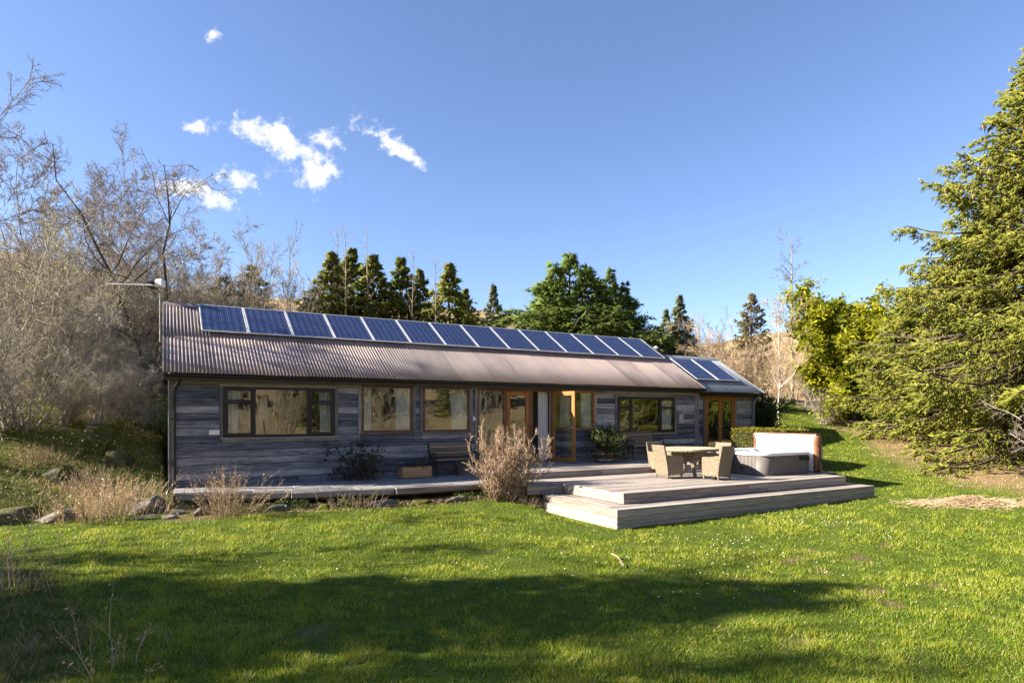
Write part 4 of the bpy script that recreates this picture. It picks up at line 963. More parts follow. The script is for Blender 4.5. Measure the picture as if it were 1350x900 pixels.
# feathery cypress
CYP = conifer(82, 8.4, 7.8, 250, 34, 8, .30, .030, M['cypress'], 4, 46, 1.3, .03, -.04, 0, .34, 4, -.12, .15, .5)
x, y = at(745, 33); g = gz(x, y); H = (548-332)/818*33+1.38-g; plant('cypress_tree', 'broad feathery dark green cypress with several tops above the panels', 'cypress', parts3(CYP), x, y, .3, H/8.4*1.3, H/8.4)
x, y = at(808, 34); g = gz(x, y); H = (548-352)/818*34+1.38-g; plant('cypress_tree', 'second feathery cypress spreading its branches to the right', 'cypress', parts3(CYP), x, y, 2.9, H/8.4*.95, H/8.4)

# ---- hazel, willow and leafless trees on the left
HAZ = bare_tree(91, 6.5, .07, [(9, 26, .40, .08, .10), (8, 30, .42, .06, .13), (7, 32, .46, .04, .15)], M['bark_tan'], M['twig_scrub'], stems=12, spread=1.1, first=.15, catkin=2600)
HAZp = wparts(HAZ)
x, y = at(368, 25); plant('hazel_bush', 'fan shaped leafless hazel with pale stems behind the left panels', 'hazel', HAZp, x, y, 0, .95)
x, y = at(325, 28); plant('hazel_bush', 'leafless hazel between the willow and the fan shaped one', 'hazel', HAZp, x, y, 2.1, .9)
x, y = at(268, 24); plant('hazel_bush', 'leafless hazel behind the gable peak', 'hazel', HAZp, x, y, 4.1, .72)
x, y = at(405, 27); plant('hazel_bush', 'leafless hazel against the left end of the dark conifers', 'hazel', HAZp, x, y, 5.2, .86)
x, y = at(300, 25); plant('hazel_bush', 'leafless hazel above the first two panels', 'hazel', HAZp, x, y, 3.2, .8)
WIL = bare_tree(95, 8.6, .13, [(8, 44, .50, .05, .22), (8, 48, .46, .0, .28), (8, 48, .46, -.06, .28), (7, 42, .50, -.16, .22)], M['bark'], M['twig'], (-.6, .2), .22, .22, stems=3, spread=1.5)
x, y = at(212, 23); plant('willow_tree', 'dark twisted willow with drooping twigs rising behind the gable', 'willow', wparts(WIL), x, y, .5, .98)
BARE = bare_tree(97, 9.6, .085, [(9, 34, .40, .06, .14), (8, 36, .42, .04, .16), (7, 38, .44, .03, .18), (6, 38, .55, .02, .18)], M['bark_grey'], M['twig'], (.3, 0), .16, .2, stems=5, spread=1.6)
BAREp = wparts(BARE)
x, y = at(95, 24); plant('bare_tree', 'tall leafless tree left of the willow', 'tree', BAREp, x, y, 0, .82)
x, y = at(150, 29); plant('bare_tree', 'leafless tree standing back between the tall one and the willow', 'tree', BAREp, x, y, 2.2, .95)
x, y = at(62, 27); plant('bare_tree', 'leafless tree at the back of the left bank', 'tree', BAREp, x, y, 5.1, .92)
x, y = at(190, 30); plant('bare_tree', 'leafless tree standing behind the willow', 'tree', BAREp, x, y, 3.3, .85)
x, y = at(250, 32); plant('bare_tree', 'leafless tree behind the browned conifers', 'tree', BAREp, x, y, 1.3, .8)
x, y = at(30, 21); plant('bare_tree', 'leafless tree at the left edge behind the scrub', 'tree', BAREp, x, y, 4.0, .75)
x, y = at(-200, 13); plant('bare_tree', 'near leafless tree whose branch tips enter at the top left edge', 'tree', BAREp, x, y, 1.0, .80)
SCR1 = bare_tree(101, 4.6, .085, [(10, 42, .50, -.02, .20), (9, 46, .48, -.05, .24), (6, 46, .50, -.04, .26)], M['bark_grey'], M['twig_scrub'], stems=10, spread=1.3, first=.12, catkin=4200)
SCR2 = bare_tree(103, 4.2, .08, [(10, 46, .52, -.04, .24), (9, 48, .48, -.06, .26), (6, 48, .5, -.04, .28)], M['bark_grey'], M['twig_scrub'], stems=9, spread=1.5, first=.12, catkin=500)
S1p = wparts(SCR1); S2p = wparts(SCR2)
GS = 'leafless scrub on the left bank'
sp = [(10, 19, S1p, 1.05, 'tangled scrub bush with pale catkins at the left edge'), (75, 21, S1p, 1.1, 'catkin flecked scrub bush in the middle of the left bank'), (140, 22, S1p, 1.05, 'catkin flecked scrub bush below the antenna'), (185, 24, S2p, 1.05, 'brown scrub bush just behind the antenna mast'), (-5, 15.5, S2p, .8, 'low near scrub bush at the left edge above the boulders'), (60, 18.5, S2p, .7, 'low straggling scrub bush above the mossy mounds'), (235, 25.5, S1p, 1.1, 'scrub bush hidden behind the gable and hazel'), (40, 26, S1p, 1.2, 'tall scrub at the back of the left bank'), (115, 26, S2p, 1.2, 'tall pale scrub behind the middle of the left bank'), (128, 17.2, S2p, .38, 'low arching bramble between the two mossy boulders'), (30, 15.8, S2p, .48, 'low arching bramble at the left above the tussocks'), (178, 18.6, S2p, .42, 'low arching bramble beside the gable foot'), (80, 16.6, S1p, .36, 'low bramble with pale buds above the mossy mound'), (150, 19.5, S1p, .55, 'low pale budded bramble up the bank beside the gable')]
for k, (px, d, pr_, s, lab) in enumerate(sp):
    x, y = at(px, d); plant('scrub_bush', lab, 'bush', pr_, x, y, k*1.9, s, None, GS)

# ---- trees beside and behind the viewer: they throw the long shadows and show in the windows
x, y = -9.8, -4.4; plant('shade_conifer', 'dense conifer left of the lawn, seen only by its long shadow', 'conifer', parts3(SPR2), x, y, 0, .60, 1.06)
x, y = -15.5, -2.8; plant('shade_conifer', 'taller conifer farther left of the lawn, seen only by its long shadow', 'conifer', parts3(SPR2), x, y, 2, .6, 1.3)
x, y = -10.5, -6.4; plant('bare_tree', 'leafless tree left of the viewer throwing a thin shadow over the front lawn', 'tree', BAREp, x, y, 3, .95)
for (x, y, r, sc, lab) in ((-8.5, -7.6, 1.2, .62, 'small leafless tree left of the viewer dappling the near lawn'), (-15, -5.5, 2.2, 1.05, 'leafless tree far left of the viewer dappling the right of the lawn'), (-7.0, -3.2, .3, .55, 'small leafless tree by the left bank dappling the upper lawn')):
    plant('bare_tree', lab, 'tree', BAREp, x, y, r, sc)
for (x, y, r, sc, lab) in ((5, -50, 0, 1.5, 'leftmost conifer across the field behind the viewer'), (12, -44, 1, 1.3, 'second conifer across the field behind the viewer'), (19, -50, 2, 1.7, 'third conifer across the field behind the viewer'), (27, -44, 3, 1.3, 'fourth conifer across the field behind the viewer'), (33, -50, 4, 1.6, 'rightmost conifer across the field behind the viewer')):
    plant('conifer_tree', lab, 'conifer', parts3(FIR), x, y, r, sc, None, 'conifers behind the viewer, mirrored in the windows')
POP = bare_tree(107, 15, .2, [(40, 24, .22, .12, .08), (9, 26, .42, .1, .1), (6, 28, .5, .08, .12)], M['bark_tan'], M['twig_straw'], (0, 0), .05, .08)
for (x, y, r, s, lab) in ((9.0, -46, 0, .8, 'upright pale leafless tree mirrored in the left window'), (16, -42, 2, .75, 'pale leafless tree mirrored in the square windows'), (30, -46, 1, .8, 'pale leafless tree mirrored in the glazed doors')):
    plant('bare_tree', lab, 'tree', wparts(POP), x, y, r, s)
plant('hazel_bush', 'fan shaped pale tree behind the viewer, mirrored in the left window', 'hazel', HAZp, 6.6, -30, 1, 1.25)
plant('hazel_bush', 'leafless tree behind the viewer, mirrored in the first square window', 'hazel', HAZp, 13.2, -26, 3, 1.0)
for (x, y, r, lab) in ((3.5, -36, 0, 'dark leafless tree mirrored at the left of the left window'), (17, -31, 2, 'dark leafless tree mirrored in the second square window'), (24, -33, 4, 'dark leafless tree mirrored in the fixed glass')):
    plant('bare_tree', lab, 'tree', BAREp, x, y, r, .8)

# ---- right edge bare shrub, hedge, near shrubs
RSH = bare_tree(111, 4.0, .045, [(9, 40, .52, .0, .16), (8, 44, .48, -.02, .2), (5, 44, .5, -.02, .22)], M['bark_grey'], M['twig'], stems=6, spread=1.2, first=.15)
x, y = at(1428, 15.5); plant('bare_shrub', 'leafless pale shrub reaching in front of the spruce at the right edge', 'shrub', wparts(RSH), x, y, .4, .68)
x, y = at(1085, 27.5); plant('bare_shrub', 'drooping leafless shrub on the grass below the golden evergreen', 'shrub', wparts(RSH), x, y, 1.4, .5)

M['twig_dry'] = mk_bark('twig_dry', (.28, .20, .14), (.44, .325, .23), (.60, .47, .345), 3, .1)
def bigdry():
    t, c, _ = bare_tree(121, 1.55, .016, [(8, 24, .30, .06, .10), (6, 28, .40, .05, .14), (3, 32, .45, .04, .15)], M['twig_red'], M['twig_dry'], stems=54, spread=.36, first=.12)
    rng = np.random.default_rng(5); v = np.empty(len(c.vertices)*3, np.float32); c.vertices.foreach_get('co', v); v = v.reshape(-1, 3); n = 15000; i = rng.integers(0, len(v), n); a = Acc(); leaves(a, rng, v[i]+rng.normal(0, .02, (n, 3)), rng.uniform(.008, .017, n), rng.random(n))
    return [('trunk', t), ('crown', c), ('seed_heads', a.mesh('seed_heads', M['seed']))]
plant('dry_shrub', 'big round straw coloured leafless shrub in front of the glazed doors', 'shrub', bigdry(), 6.62, -3.40, 0, .84, 1.0)
def stalks(seed, n, H, spread, r, mat, seedmat=None, ns=0, wig=.08, lean=.35):
    rng = np.random.default_rng(seed); K = 6; B = np.c_[rng.normal(0, spread, (n, 2)), np.full(n, -.05)]; d = unit(np.c_[B[:, :2]*lean/max(spread, .01) + rng.normal(0, .25, (n, 2)), np.full(n, 1.3)]); L = H*rng.uniform(.45, 1.1, n); pts = [B]
    for k in range(K-1): d = unit(d + rng.normal(0, wig, d.shape)); pts.append(pts[-1] + d*(L/(K-1))[:, None])
    P = np.stack(pts, 1); R = r*rng.uniform(.6, 1.2, (n, 1))*np.linspace(1, .35, K)[None]; a = Acc(); a.tubes(P, R, 3); b = None
    if n > 8:
        P2, R2 = grow(rng, P, R, 3, .3, .95, 28, .4, 4, .12, .03, .6, .3, .002); a.tubes(P2, R2, 3)
    if ns:
        b = Acc(); i = rng.integers(0, n, ns); S, T, _ = sample(P[i], R[i], rng.uniform(.55, 1, (ns, 1))); leaves(b, rng, S[:, 0]+rng.normal(0, .03, (ns, 3)), rng.uniform(.01, .025, ns), rng.random(ns))
    return [('stems', a.mesh('stems', M[mat]))] + ([('seed_heads', b.mesh('seed_heads', M[seedmat]))] if b else [])
plant('dry_shrub', 'small straw coloured dead shrub at the path edge below the left window', 'shrub', stalks(131, 90, .95, .20, .006, 'twig_straw', 'seed', 900), .95, -2.75)
plant('dry_grass_clump', 'dry grass and twigs heaped over the boulders left of the bungalow', 'grass clump', stalks(133, 150, .75, .34, .006, 'twig_straw', 'seed', 900), -1.25, -2.1)
plant('dry_grass_clump', 'sparse dry stems right of the big clump on the boulders', 'grass clump', stalks(134, 60, .5, .3, .005, 'twig_straw', 'seed', 300), -.55, -2.0)
plant('flowering_stems', 'yellow flowered stems beside the dry clump near the gable corner', 'plant', stalks(135, 14, .95, .22, .006, 'twig_straw', 'gorse', 170), -.62, -1.55)
plant('dry_shrub', 'low dry stems at the right of the big straw coloured shrub', 'shrub', stalks(136, 60, .5, .12, .006, 'twig_straw', 'seed', 400), 7.2, -3.75)
plant('grass_tuft', 'tan dead grass tuft at the foot of the big straw coloured shrub', 'grass', stalks(137, 130, .42, .07, .005, 'twig_straw', 'hay', 300), 6.95, -3.80)
plant('dry_grass_clump', 'pale weeds growing at the path edge below the dark wall bush', 'grass clump', stalks(138, 50, .45, .28, .005, 'twig_straw', 'leaf', 260), 3.3, -3.0)
plant('dry_weeds', 'tall dry weed stems at the left edge of the lawn', 'weeds', stalks(139, 16, 1.0, .16, .006, 'twig_straw', 'seed', 260), -1.75, -6.5)
plant('dry_weeds', 'single dry weed stalks in the lawn near the left edge', 'weeds', stalks(140, 6, 1.0, .12, .006, 'twig_straw', 'seed', 60), -1.10, -6.7)
plant('dry_weeds', 'dry weed stalks in the bottom left corner of the lawn', 'weeds', stalks(141, 9, .75, .18, .005, 'twig_straw', 'seed', 90), -.55, -9.2)
WB_ = leafy(143, .85, .018, [(7, 38, .45, .05, .14), (6, 40, .5, .03, .16)], 620, .05, M['bark'], M['bark'], M['darkleaf'], 9, .26)
o = plant('wall_bush', 'dark sparse bush against the wall between the first two windows', 'bush', WB_, 4.05, -.42, 0, 1.0, 1.0); o.location.z = -.24
def box_hedge(lx, ly, h, n, seed):
    rng = np.random.default_rng(seed); f = rng.random(n); p = rng.random((n, 3)); V = np.c_[(p[:, 0]-.5)*lx, (p[:, 1]-.5)*ly, p[:, 2]*h]; A_ = np.array([ly*h, ly*h, lx*h, lx*h, lx*ly*1.3]); c = rng.choice(5, n, p=A_/A_.sum())
    j = rng.normal(0, .025, n) - .02
    V[:, 0] = np.where(c == 0, -lx/2-j, np.where(c == 1, lx/2+j, V[:, 0])); V[:, 1] = np.where(c == 2, -ly/2-j, np.where(c == 3, ly/2+j, V[:, 1])); V[:, 2] = np.where(c == 4, h+j, V[:, 2]); a = Acc(); leaves(a, rng, V, rng.uniform(.02, .04, n), rng.random(n)); return a.mesh('foliage', M['boxleaf'])
x, y = 16.95, -2.35; e = empty('clipped_hedge', (x, y, gz(x, y)-.03), .05, 'low clipped yellow green hedge behind the hot tub cover', 'hedge')
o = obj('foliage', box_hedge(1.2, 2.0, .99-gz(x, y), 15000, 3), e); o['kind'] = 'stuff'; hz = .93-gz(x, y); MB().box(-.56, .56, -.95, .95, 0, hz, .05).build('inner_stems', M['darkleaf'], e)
x, y = at(1012, 25); plant('dark_bush', 'dark leafy bush at the right rear corner of the annexe', 'bush', leafy(151, 1.7, .04, [(9, 42, .45, .05, .14), (7, 44, .5, .03, .16)], 6000, .06, M['bark'], M['bark'], M['leaf'], 6, .5), x, y)

TUF = [stalks(160+k, 130, .42, .20, .006, 'rough' if k < 2 else 'twig_straw', 'hay', 160, .12, .7) for k in range(3)]
tf = [(-2.6, -.6, 0, 'green grass tussock above the rounded mossy boulder'), (-3.3, .4, 1, 'green grass tussock at the left edge of the bank'), (-1.6, .3, 2, 'straw coloured tussock in front of the mossy mound'), (-1.2, 1.3, 0, 'green tussock between the mossy mound and the gable'), (-2.7, 2.2, 2, 'straw coloured tussock behind the mossy mound'), (-.9, -.6, 2, 'straw coloured tussock by the gable downpipe'), (-2.0, -.9, 1, 'green tussock behind the dry clump'), (-3.9, 1.8, 0, 'green tussock below the straw scrub'), (-1.5, 3.3, 1, 'green tussock beside the dark boulder'), (-2.4, 5.0, 2, 'straw coloured tussock high on the bank')]
for k, (x, y, v, lab) in enumerate(tf): plant('grass_tussock', lab, 'grass', TUF[v], x, y, k*1.1, 1+.25*(k % 3), None, 'tussocks on the left bank')
# ---- boulders and edging stones
def boulder(seed, sx, sy, sz, mat):
    import bmesh
    bm = bmesh.new(); bmesh.ops.create_icosphere(bm, subdivisions=4, radius=1); rng = np.random.default_rng(seed); pl_ = unit(rng.normal(size=(11, 3))); dd = rng.uniform(.42, .85, 11)
    for v in bm.verts:
        p = np.array(v.co)
        for n_, d_ in zip(pl_, dd):
            k = p @ n_ - d_
            if k > 0: p = p - n_*k*.85
        p = p*(1 + .16*fbm(np.array([p[0]*2+seed]), np.array([p[1]*2+p[2]*3]), 1.0, seed)[0]); v.co = (p[0]*sx, p[1]*sy, p[2]*sz)
    for f in bm.faces: f.smooth = True
    me = bpy.data.meshes.new('boulder'); bm.to_mesh(me); bm.free(); me.materials.append(M[mat]); return me
rocks = [(-2.55, -1.75, .55, .38, .26, 'mossrock', 'rounded mossy boulder at the far left of the stone edging'), (-1.75, -1.95, .50, .30, .20, 'rock', 'long flat boulder beside the rounded mossy one'), (-.35, -1.75, .55, .45, .30, 'rock', 'broad smooth grey boulder before the gable corner'), (.12, -2.35, .16, .12, .11, 'rock', 'small pale stone right of the broad grey boulder'), (-.35, -2.6, .32, .16, .10, 'mossrock', 'flat stone topped with yellow moss at the lawn edge'), (.45, -2.6, .20, .14, .12, 'rock', 'squarish stone under the path corner'), (-.05, -2.75, .2, .12, .08, 'rock', 'small flat stone at the lawn edge'), (-2.1, 1.4, .50, .42, .36, 'mossrock', 'big mossy mound of rock on the left bank'), (-1.1, 2.6, .45, .4, .40, 'mossrock', 'dark mossy boulder near the gable wall'), (-1.6, 4.2, .42, .4, .38, 'mossrock', 'upper mossy boulder on the left bank'), (-3.4, -1.5, .6, .4, .25, 'mossrock', 'boulder at the extreme left edge of the stone edging'), (1.9, -2.75, .3, .16, .12, 'rock', 'low stone under the path edge near the dead shrub'), (2.7, -2.95, .26, .15, .12, 'mossrock', 'low mossy stone under the middle of the path'), (3.9, -3.05, .35, .16, .13, 'rock', 'low stone under the path left of the weeds'), (4.8, -3.05, .28, .15, .12, 'mossrock', 'low mossy stone under the path below the planter'), (5.6, -3.1, .3, .15, .11, 'rock', 'low stone at the left foot of the big dry shrub')]
for k, (x, y, a, b, c, mt, lab) in enumerate(rocks):
    o = obj('boulder', boulder(200+k, a, b, c, mt), None, (x, y, gz(x, y)+c*(.12 if y < -1 else -.12)), (0, 0, k*.9 if a < .3 else .15*(k % 3))); tag(o, lab, 'rock', 'stones along the lawn edge')

# ---- grass: blades for the lawn, longer ones on the banks
def grass():
    rng = np.random.default_rng(77); V = []; 
    def scatter(n, dmin, dmax, pw):
        d = dmin*(dmax/dmin)**(rng.random(n)**pw); px = rng.uniform(-60, 1410, n); l = (px-675)/818*d
        return CAM[0]+math.cos(AX)*d+math.sin(AX)*l, CAM[1]+math.sin(AX)*d-math.cos(AX)*l, d
    out = {'lawn': Acc(), 'rough': Acc(), 'hay': Acc()}
    x, y, d = scatter(640000, 4.6, 34, 1.0)
    ok = ~((x > 7.24) & (x < 15.56) & (y > -6.63) & (y < 0)) & ~((x > -.1) & (x < 19.5) & (y > -.08) & (y < 6.2)) & ~((x > 6.85) & (x < 15.9) & (y > -4) & (y < 0)) & ~((y > np.interp(x, [0, 3, 6.9], [-1.45, -2.55, -2.80])) & (x > 0) & (x < 7) & (y < 0))
    x, y, d = x[ok], y[ok], d[ok]; lit, soil, moor, bank = masks(x, y); r = rng.random(len(x)); n1 = fbm(x, y, 1.3, 41, 3); n2 = fbm(x, y, 5.0, 43, 2)
    keep = (r > soil*.62) & (r > lit*.82) & (r > moor) & (rng.random(len(x)) < .72+.6*n2); x, y, d, lit, bank, n1, n2 = [a[keep] for a in (x, y, d, lit, bank, n1, n2)]
    z = ground_z(x, y); n = len(x)
    dry = (rng.random(n) < .05 + .55*lit + .22*bank + .12*np.clip(n1, 0, 1)*(bank > .1)); rough = (~dry) & (bank > .35)
    h = (.026 + .032*rng.random(n) + .038*np.clip(n1*.7+n2*.9, -.7, 1))*(1 + 1.7*bank*rng.random(n) + .8*lit*rng.random(n)); h = np.maximum(h, .015)
    w = (.0032 + .0010*d)*rng.uniform(.7, 1.3, n)
    az = rng.uniform(0, 2*math.pi, n); ln = rng.uniform(.15, 1.1, n)*h; la = rng.uniform(0, 2*math.pi, n) + 0*n1
    base = np.c_[x, y, z-.006]; sd = np.c_[np.cos(az), np.sin(az), np.zeros(n)]*w[:, None]*.5; lean = np.c_[np.cos(la)*ln, np.sin(la)*ln, np.zeros(n)]
    Vt = np.stack([base-sd, base+sd, base+lean+np.c_[np.zeros((n, 2)), h]], 1); tint = np.clip(.46 + .50*n1 + .42*n2 + rng.normal(0, .26, n), 0, 1)
    for nm, mk in (('hay', dry), ('rough', rough), ('lawn', ~dry & ~rough)):
        v = Vt[mk]; m = len(v); out[nm].add(v, None, np.arange(m*3).reshape(-1, 3), np.repeat(tint[mk], 3))
    for nm, mat, lab in (('lawn', 'grass', 'short bright green blades of the mown lawn'), ('rough', 'rough', 'longer rough grass on the banks'), ('hay', 'hay', 'dry straw coloured blades mixed into the grass')):
        o = obj({'lawn': 'lawn_grass', 'rough': 'rough_grass', 'hay': 'dry_grass'}[nm], out[nm].mesh(nm, M[mat])); tag(o, lab, 'grass', None, 'stuff')
grass()
def litter_heap():
    rng = np.random.default_rng(5); n = 1500; a = Acc(); c = np.array([15.75, -8.55]); p = rng.normal(0, 1, (n, 2))*[.55, .28]; x = c[0]+p[:, 0]*.8+p[:, 1]*.6; y = c[1]-p[:, 0]*.6+p[:, 1]*.8
    z = ground_z(x, y) + np.exp(-(p[:, 0]/.55)**2-(p[:, 1]/.28)**2)*.17*rng.random(n)+.015; az = rng.normal(-.6, .8, n); L = rng.uniform(.08, .25, n); d = np.c_[np.cos(az), np.sin(az), rng.normal(.05, .2, n)]*L[:, None]/2; B = np.c_[x, y, z]
    P = np.stack([B-d, B+[0, 0, .012], B+d], 1); a.tubes(P, np.full((n, 3), .005), 3); o = obj('straw_heap', a.mesh('straw_heap', M['twig_straw'])); tag(o, 'heap of raked dry straw on the grass at the right', 'straw', None, 'stuff')
litter_heap()
def bed_litter():
    rng = np.random.default_rng(25); a = Acc(); g = Acc(); n = 5200; x = rng.uniform(-.6, 7.3, n); y = np.interp(x, [0, 3, 6.9], [-1.5, -2.6, -2.85]) - np.abs(rng.normal(0, .26, n)); k = fbm(x, y, 2.0, 5); z = ground_z(x, y) + .012 + .03*rng.random(n)
    gr = (k > .12) & (rng.random(n) < .7); P = np.c_[x, y, z]
    leaves(a, rng, P[~gr], rng.uniform(.015, .04, (~gr).sum()), rng.random((~gr).sum()), (0, 0, 1.5)); leaves(g, rng, P[gr] + np.c_[np.zeros((gr.sum(), 2)), rng.random(gr.sum())*.10], rng.uniform(.02, .045, gr.sum()), rng.random(gr.sum()), (0, 0, .6))
    o = obj('fallen_leaves', a.mesh('fallen_leaves', M['deadleaf'])); tag(o, 'brown fallen leaves on the soil below the path', 'leaves', None, 'stuff')
    o = obj('ground_cover', g.mesh('ground_cover', M['leaf'])); tag(o, 'small green weeds and ivy on the soil below the path', 'weeds', None, 'stuff')
M['deadleaf'] = foliage('dead_leaves', (.06, .04, .025), (.14, .095, .055), (.30, .21, .12), .15)
bed_litter()
def daisies():
    rng = np.random.default_rng(15); a = Acc(); n = 170; cl = [at(px, d) for px, d in ((935, 10.5), (1000, 10.2), (1080, 12.5), (1140, 11.5), (960, 8.9), (700, 8.6), (815, 9.5), (1220, 8.2), (560, 8.2), (890, 8.0), (450, 8.2), (330, 8.5))]
    c = np.array(cl)[rng.choice(12, n, p=[.17, .17, .15, .1, .12, .04, .05, .05, .04, .05, .03, .03])]; p = c + rng.normal(0, .45, (n, 2)); z = ground_z(p[:, 0], p[:, 1]) + rng.uniform(.05, .075, n); t = np.linspace(0, 2*math.pi, 7)[:-1]; r = rng.uniform(.006, .011, n)
    V = np.stack([p[:, :1] + np.cos(t)*r[:, None], p[:, 1:] + np.sin(t)*r[:, None], np.tile(z[:, None], (1, 6)) + np.sin(t+1)*r[:, None]*.3], -1); i = np.arange(n)[:, None]*6
    a.add(V, np.concatenate([np.concatenate([i, i+1, i+2, i+3], 1), np.concatenate([i, i+3, i+4, i+5], 1)])); o = obj('daisies', a.mesh('daisies', M['daisy'])); tag(o, 'tiny white daisies scattered over the lawn', 'flowers', None, 'stuff')
daisies()
x, y = at(806, 9.8); x2, y2 = at(822, 9.1); o = MB().tube([(x, y, gz(x, y)+.04), ((x+x2)/2+.02, (y+y2)/2, gz(x, y)+.06), (x2, y2, gz(x2, y2)+.04)], .010, 6).build('stick', M['bark_tan']); tag(o, 'pale stick lying on the lawn in front of the deck', 'stick')

# ------------------------------------------------------------------ furniture on the deck
def wicker_chair(x, y, rz, label):
    """armchair facing +x in its own frame"""
    e = empty('wicker_armchair', (x, y, UZ+.001), rz, label, 'chair', 'wicker armchairs round the table')
    e.scale = (.86, .86, .86); w, d = .58, .58
    s = MB(); s.box(-d/2+.05, d/2, -w/2+.06, w/2-.06, .14, .40, .025); s.build('seat', M['wicker'], e)
    MB().box(-d/2+.06, d/2-.01, -w/2+.075, w/2-.075, .402, .455, .02).build('cushion', M['cushion'], e)
    b = MB(); n = 10
    for (o, i) in ((0, .06),):
        pr = [(-d/2+.06, .10), (-d/2+.02, .42), (-d/2-.04, .70), (-d/2-.09, .93), (-d/2-.075, .955), (-d/2-.045, .945), (-d/2+.02, .70), (-d/2+.075, .42), (-d/2+.11, .10)]
        b.prism(pr, 'y', -w/2, w/2)
    b.build('backrest', M['wicker'], e)
    for sg in (-1, 1):
        y0, y1 = (w/2-.055, w/2) if sg > 0 else (-w/2, -w/2+.055)
        poly = [(-d/2+.09, .12), (d/2, .12), (d/2+.005, .60), (d/2-.03, .635), (-d/2+.03, .66)]
        MB().prism(poly, 'y', y0, y1).build('armrest', M['wicker'], e)
        for xx in (-d/2+.06, d/2-.055):
            MB().tube([(xx+.02*(1 if xx > 0 else 0), (y0+y1)/2, .13), (xx, (y0+y1)/2, 0)], [.028, .02], 8).build('leg', M['wicker'], e)
    # arched apron below the seat front
    ap = [(-w/2+.03, .15), (-w/2+.03, .06), (-w/2+.10, .09), (-.1, .125), (.1, .125), (w/2-.10, .09), (w/2-.03, .06), (w/2-.03, .15)]
    MB().prism([(p, q) for p, q in ap], 'x', d/2-.03, d/2-.004).build('apron', M['wicker'], e)
    return e
wicker_chair(10.80, -4.25, -.12, 'wicker armchair at the left side of the round table')
wicker_chair(11.58, -5.08, math.pi/2+.12, 'wicker armchair with its back to the lawn, nearest the viewer')
wicker_chair(11.72, -2.98, -math.pi/2-.05, 'wicker armchair on the far side of the table towards the bench')
wicker_chair(12.76, -3.98, math.pi+.05, 'wicker armchair beside the hot tub, mostly hidden behind the nearest chair')
def wicker_table(x, y):
    e = empty('round_table', (x, y, UZ+.001), .35, 'round wooden topped table on a splayed wicker base', 'table'); R = .74
    # top of planks clipped to the circle
    n = 9; wd = 2*R/n
    for k in range(n):
        y0 = -R+wd*k+.002; y1 = y0+wd-.004; pts = []
        for yy in np.linspace(y0, y1, 5): pts.append((math.sqrt(max(R*R-yy*yy, 0)), yy))
        for yy in np.linspace(y1, y0, 5): pts.append((-math.sqrt(max(R*R-yy*yy, 0)), yy))
        MB().prism(pts, 'z', .685, .715).build('top_plank', M['tabletop'], e)
    MB().lathe([(R-.06, .64), (R-.0, .645), (R-.0, .683), (R-.06, .683)], 40).build('rim', M['wicker'], e)
    MB().box(-.34, .34, -.34, .34, .52, .64, .03).build('apron', M['wicker'], e)
    for a in range(4):
        c, s = math.cos(a*math.pi/2+math.pi/4), math.sin(a*math.pi/2+math.pi/4); pts = []
        prof = [(.40, .60, .09), (.33, .45, .075), (.31, .30, .06), (.36, .15, .05), (.45, .0, .04)]
        MB().tube([(c*r, s*r, z) for r, z, _ in prof], [w for _, _, w in prof], 10).build('leg', M['wicker'], e)
    for a in range(4):   # arched skirts between the legs
        rot = Matrix.Rotation(a*math.pi/2, 4, 'Z'); m = MB(); poly = [(-.29, .60), (.29, .60), (.24, .40), (.20, .30), (.12, .385), (0, .42), (-.12, .385), (-.20, .30), (-.24, .40)]
        m.prism(poly, 'y', -.285, -.262); m.v = [tuple(rot @ Vector(p)) for p in m.v]; m.build('skirt', M['wicker'], e)
wicker_table(11.72, -4.02)

def iron_bench(x, y, z, rz, label):
    e = empty('garden_bench', (x, y, z), rz, label, 'bench', 'benches against the wall'); L_ = 1.25
    for sx in (-L_/2, L_/2):   # cast iron ends with scrolls; front is -y
        m = MB(); t = lambda pts, r=.014: m.tube([(sx, a, b) for a, b in pts], r, 6)
        t([(-.30, 0), (-.25, .10), (-.27, .22), (-.22, .36), (-.26, .42)], .018); t([(.20, 0), (.16, .12), (.19, .28), (.15, .40), (.22, .62), (.27, .80), (.24, .84)], .018)
        t([(-.26, .42), (-.05, .40), (.15, .40)]); t([(-.24, .42), (-.30, .56), (-.24, .62), (-.02, .60), (.20, .60)], .016)
        t([(-.25, .20), (-.10, .26), (.02, .18), (.17, .24)], .011)
        c = [(-.06+.075*math.cos(a), .505+.075*math.sin(a)) for a in np.linspace(0, 2*math.pi, 12)]; t(c, .010)
        c = [(.07+.05*math.cos(a), .50+.05*math.sin(a)) for a in np.linspace(0, 2*math.pi, 10)]; t(c, .010)
        c = [(-.02+.06*math.cos(a), .31+.06*math.sin(a)) for a in np.linspace(0, 2*math.pi, 10)]; t(c, .010)
        m.build('bench_end', M['iron'], e)
    for k in range(5): MB().box(-L_/2+.02, L_/2-.02, -.27+.085*k, -.27+.085*k+.065, .425, .447, .004).build('seat_slat', M['plank_seat'], e)
    for k in range(5):
        zz = .50+.078*k; o = MB().box(-L_/2+.02, L_/2-.02, -.01, .01, 0, .06, .004).build('back_slat', M['plank_seat'], e, (0, .165+.022*k, zz)); o.rotation_euler = (-.26, 0, 0)
iron_bench(6.70, -.42, -.216, 0, 'slatted bench with black iron ends beside the wooden planter trough')
iron_bench(13.30, -.45, .003, 0, 'slatted bench with scrolled iron ends under the right black window')

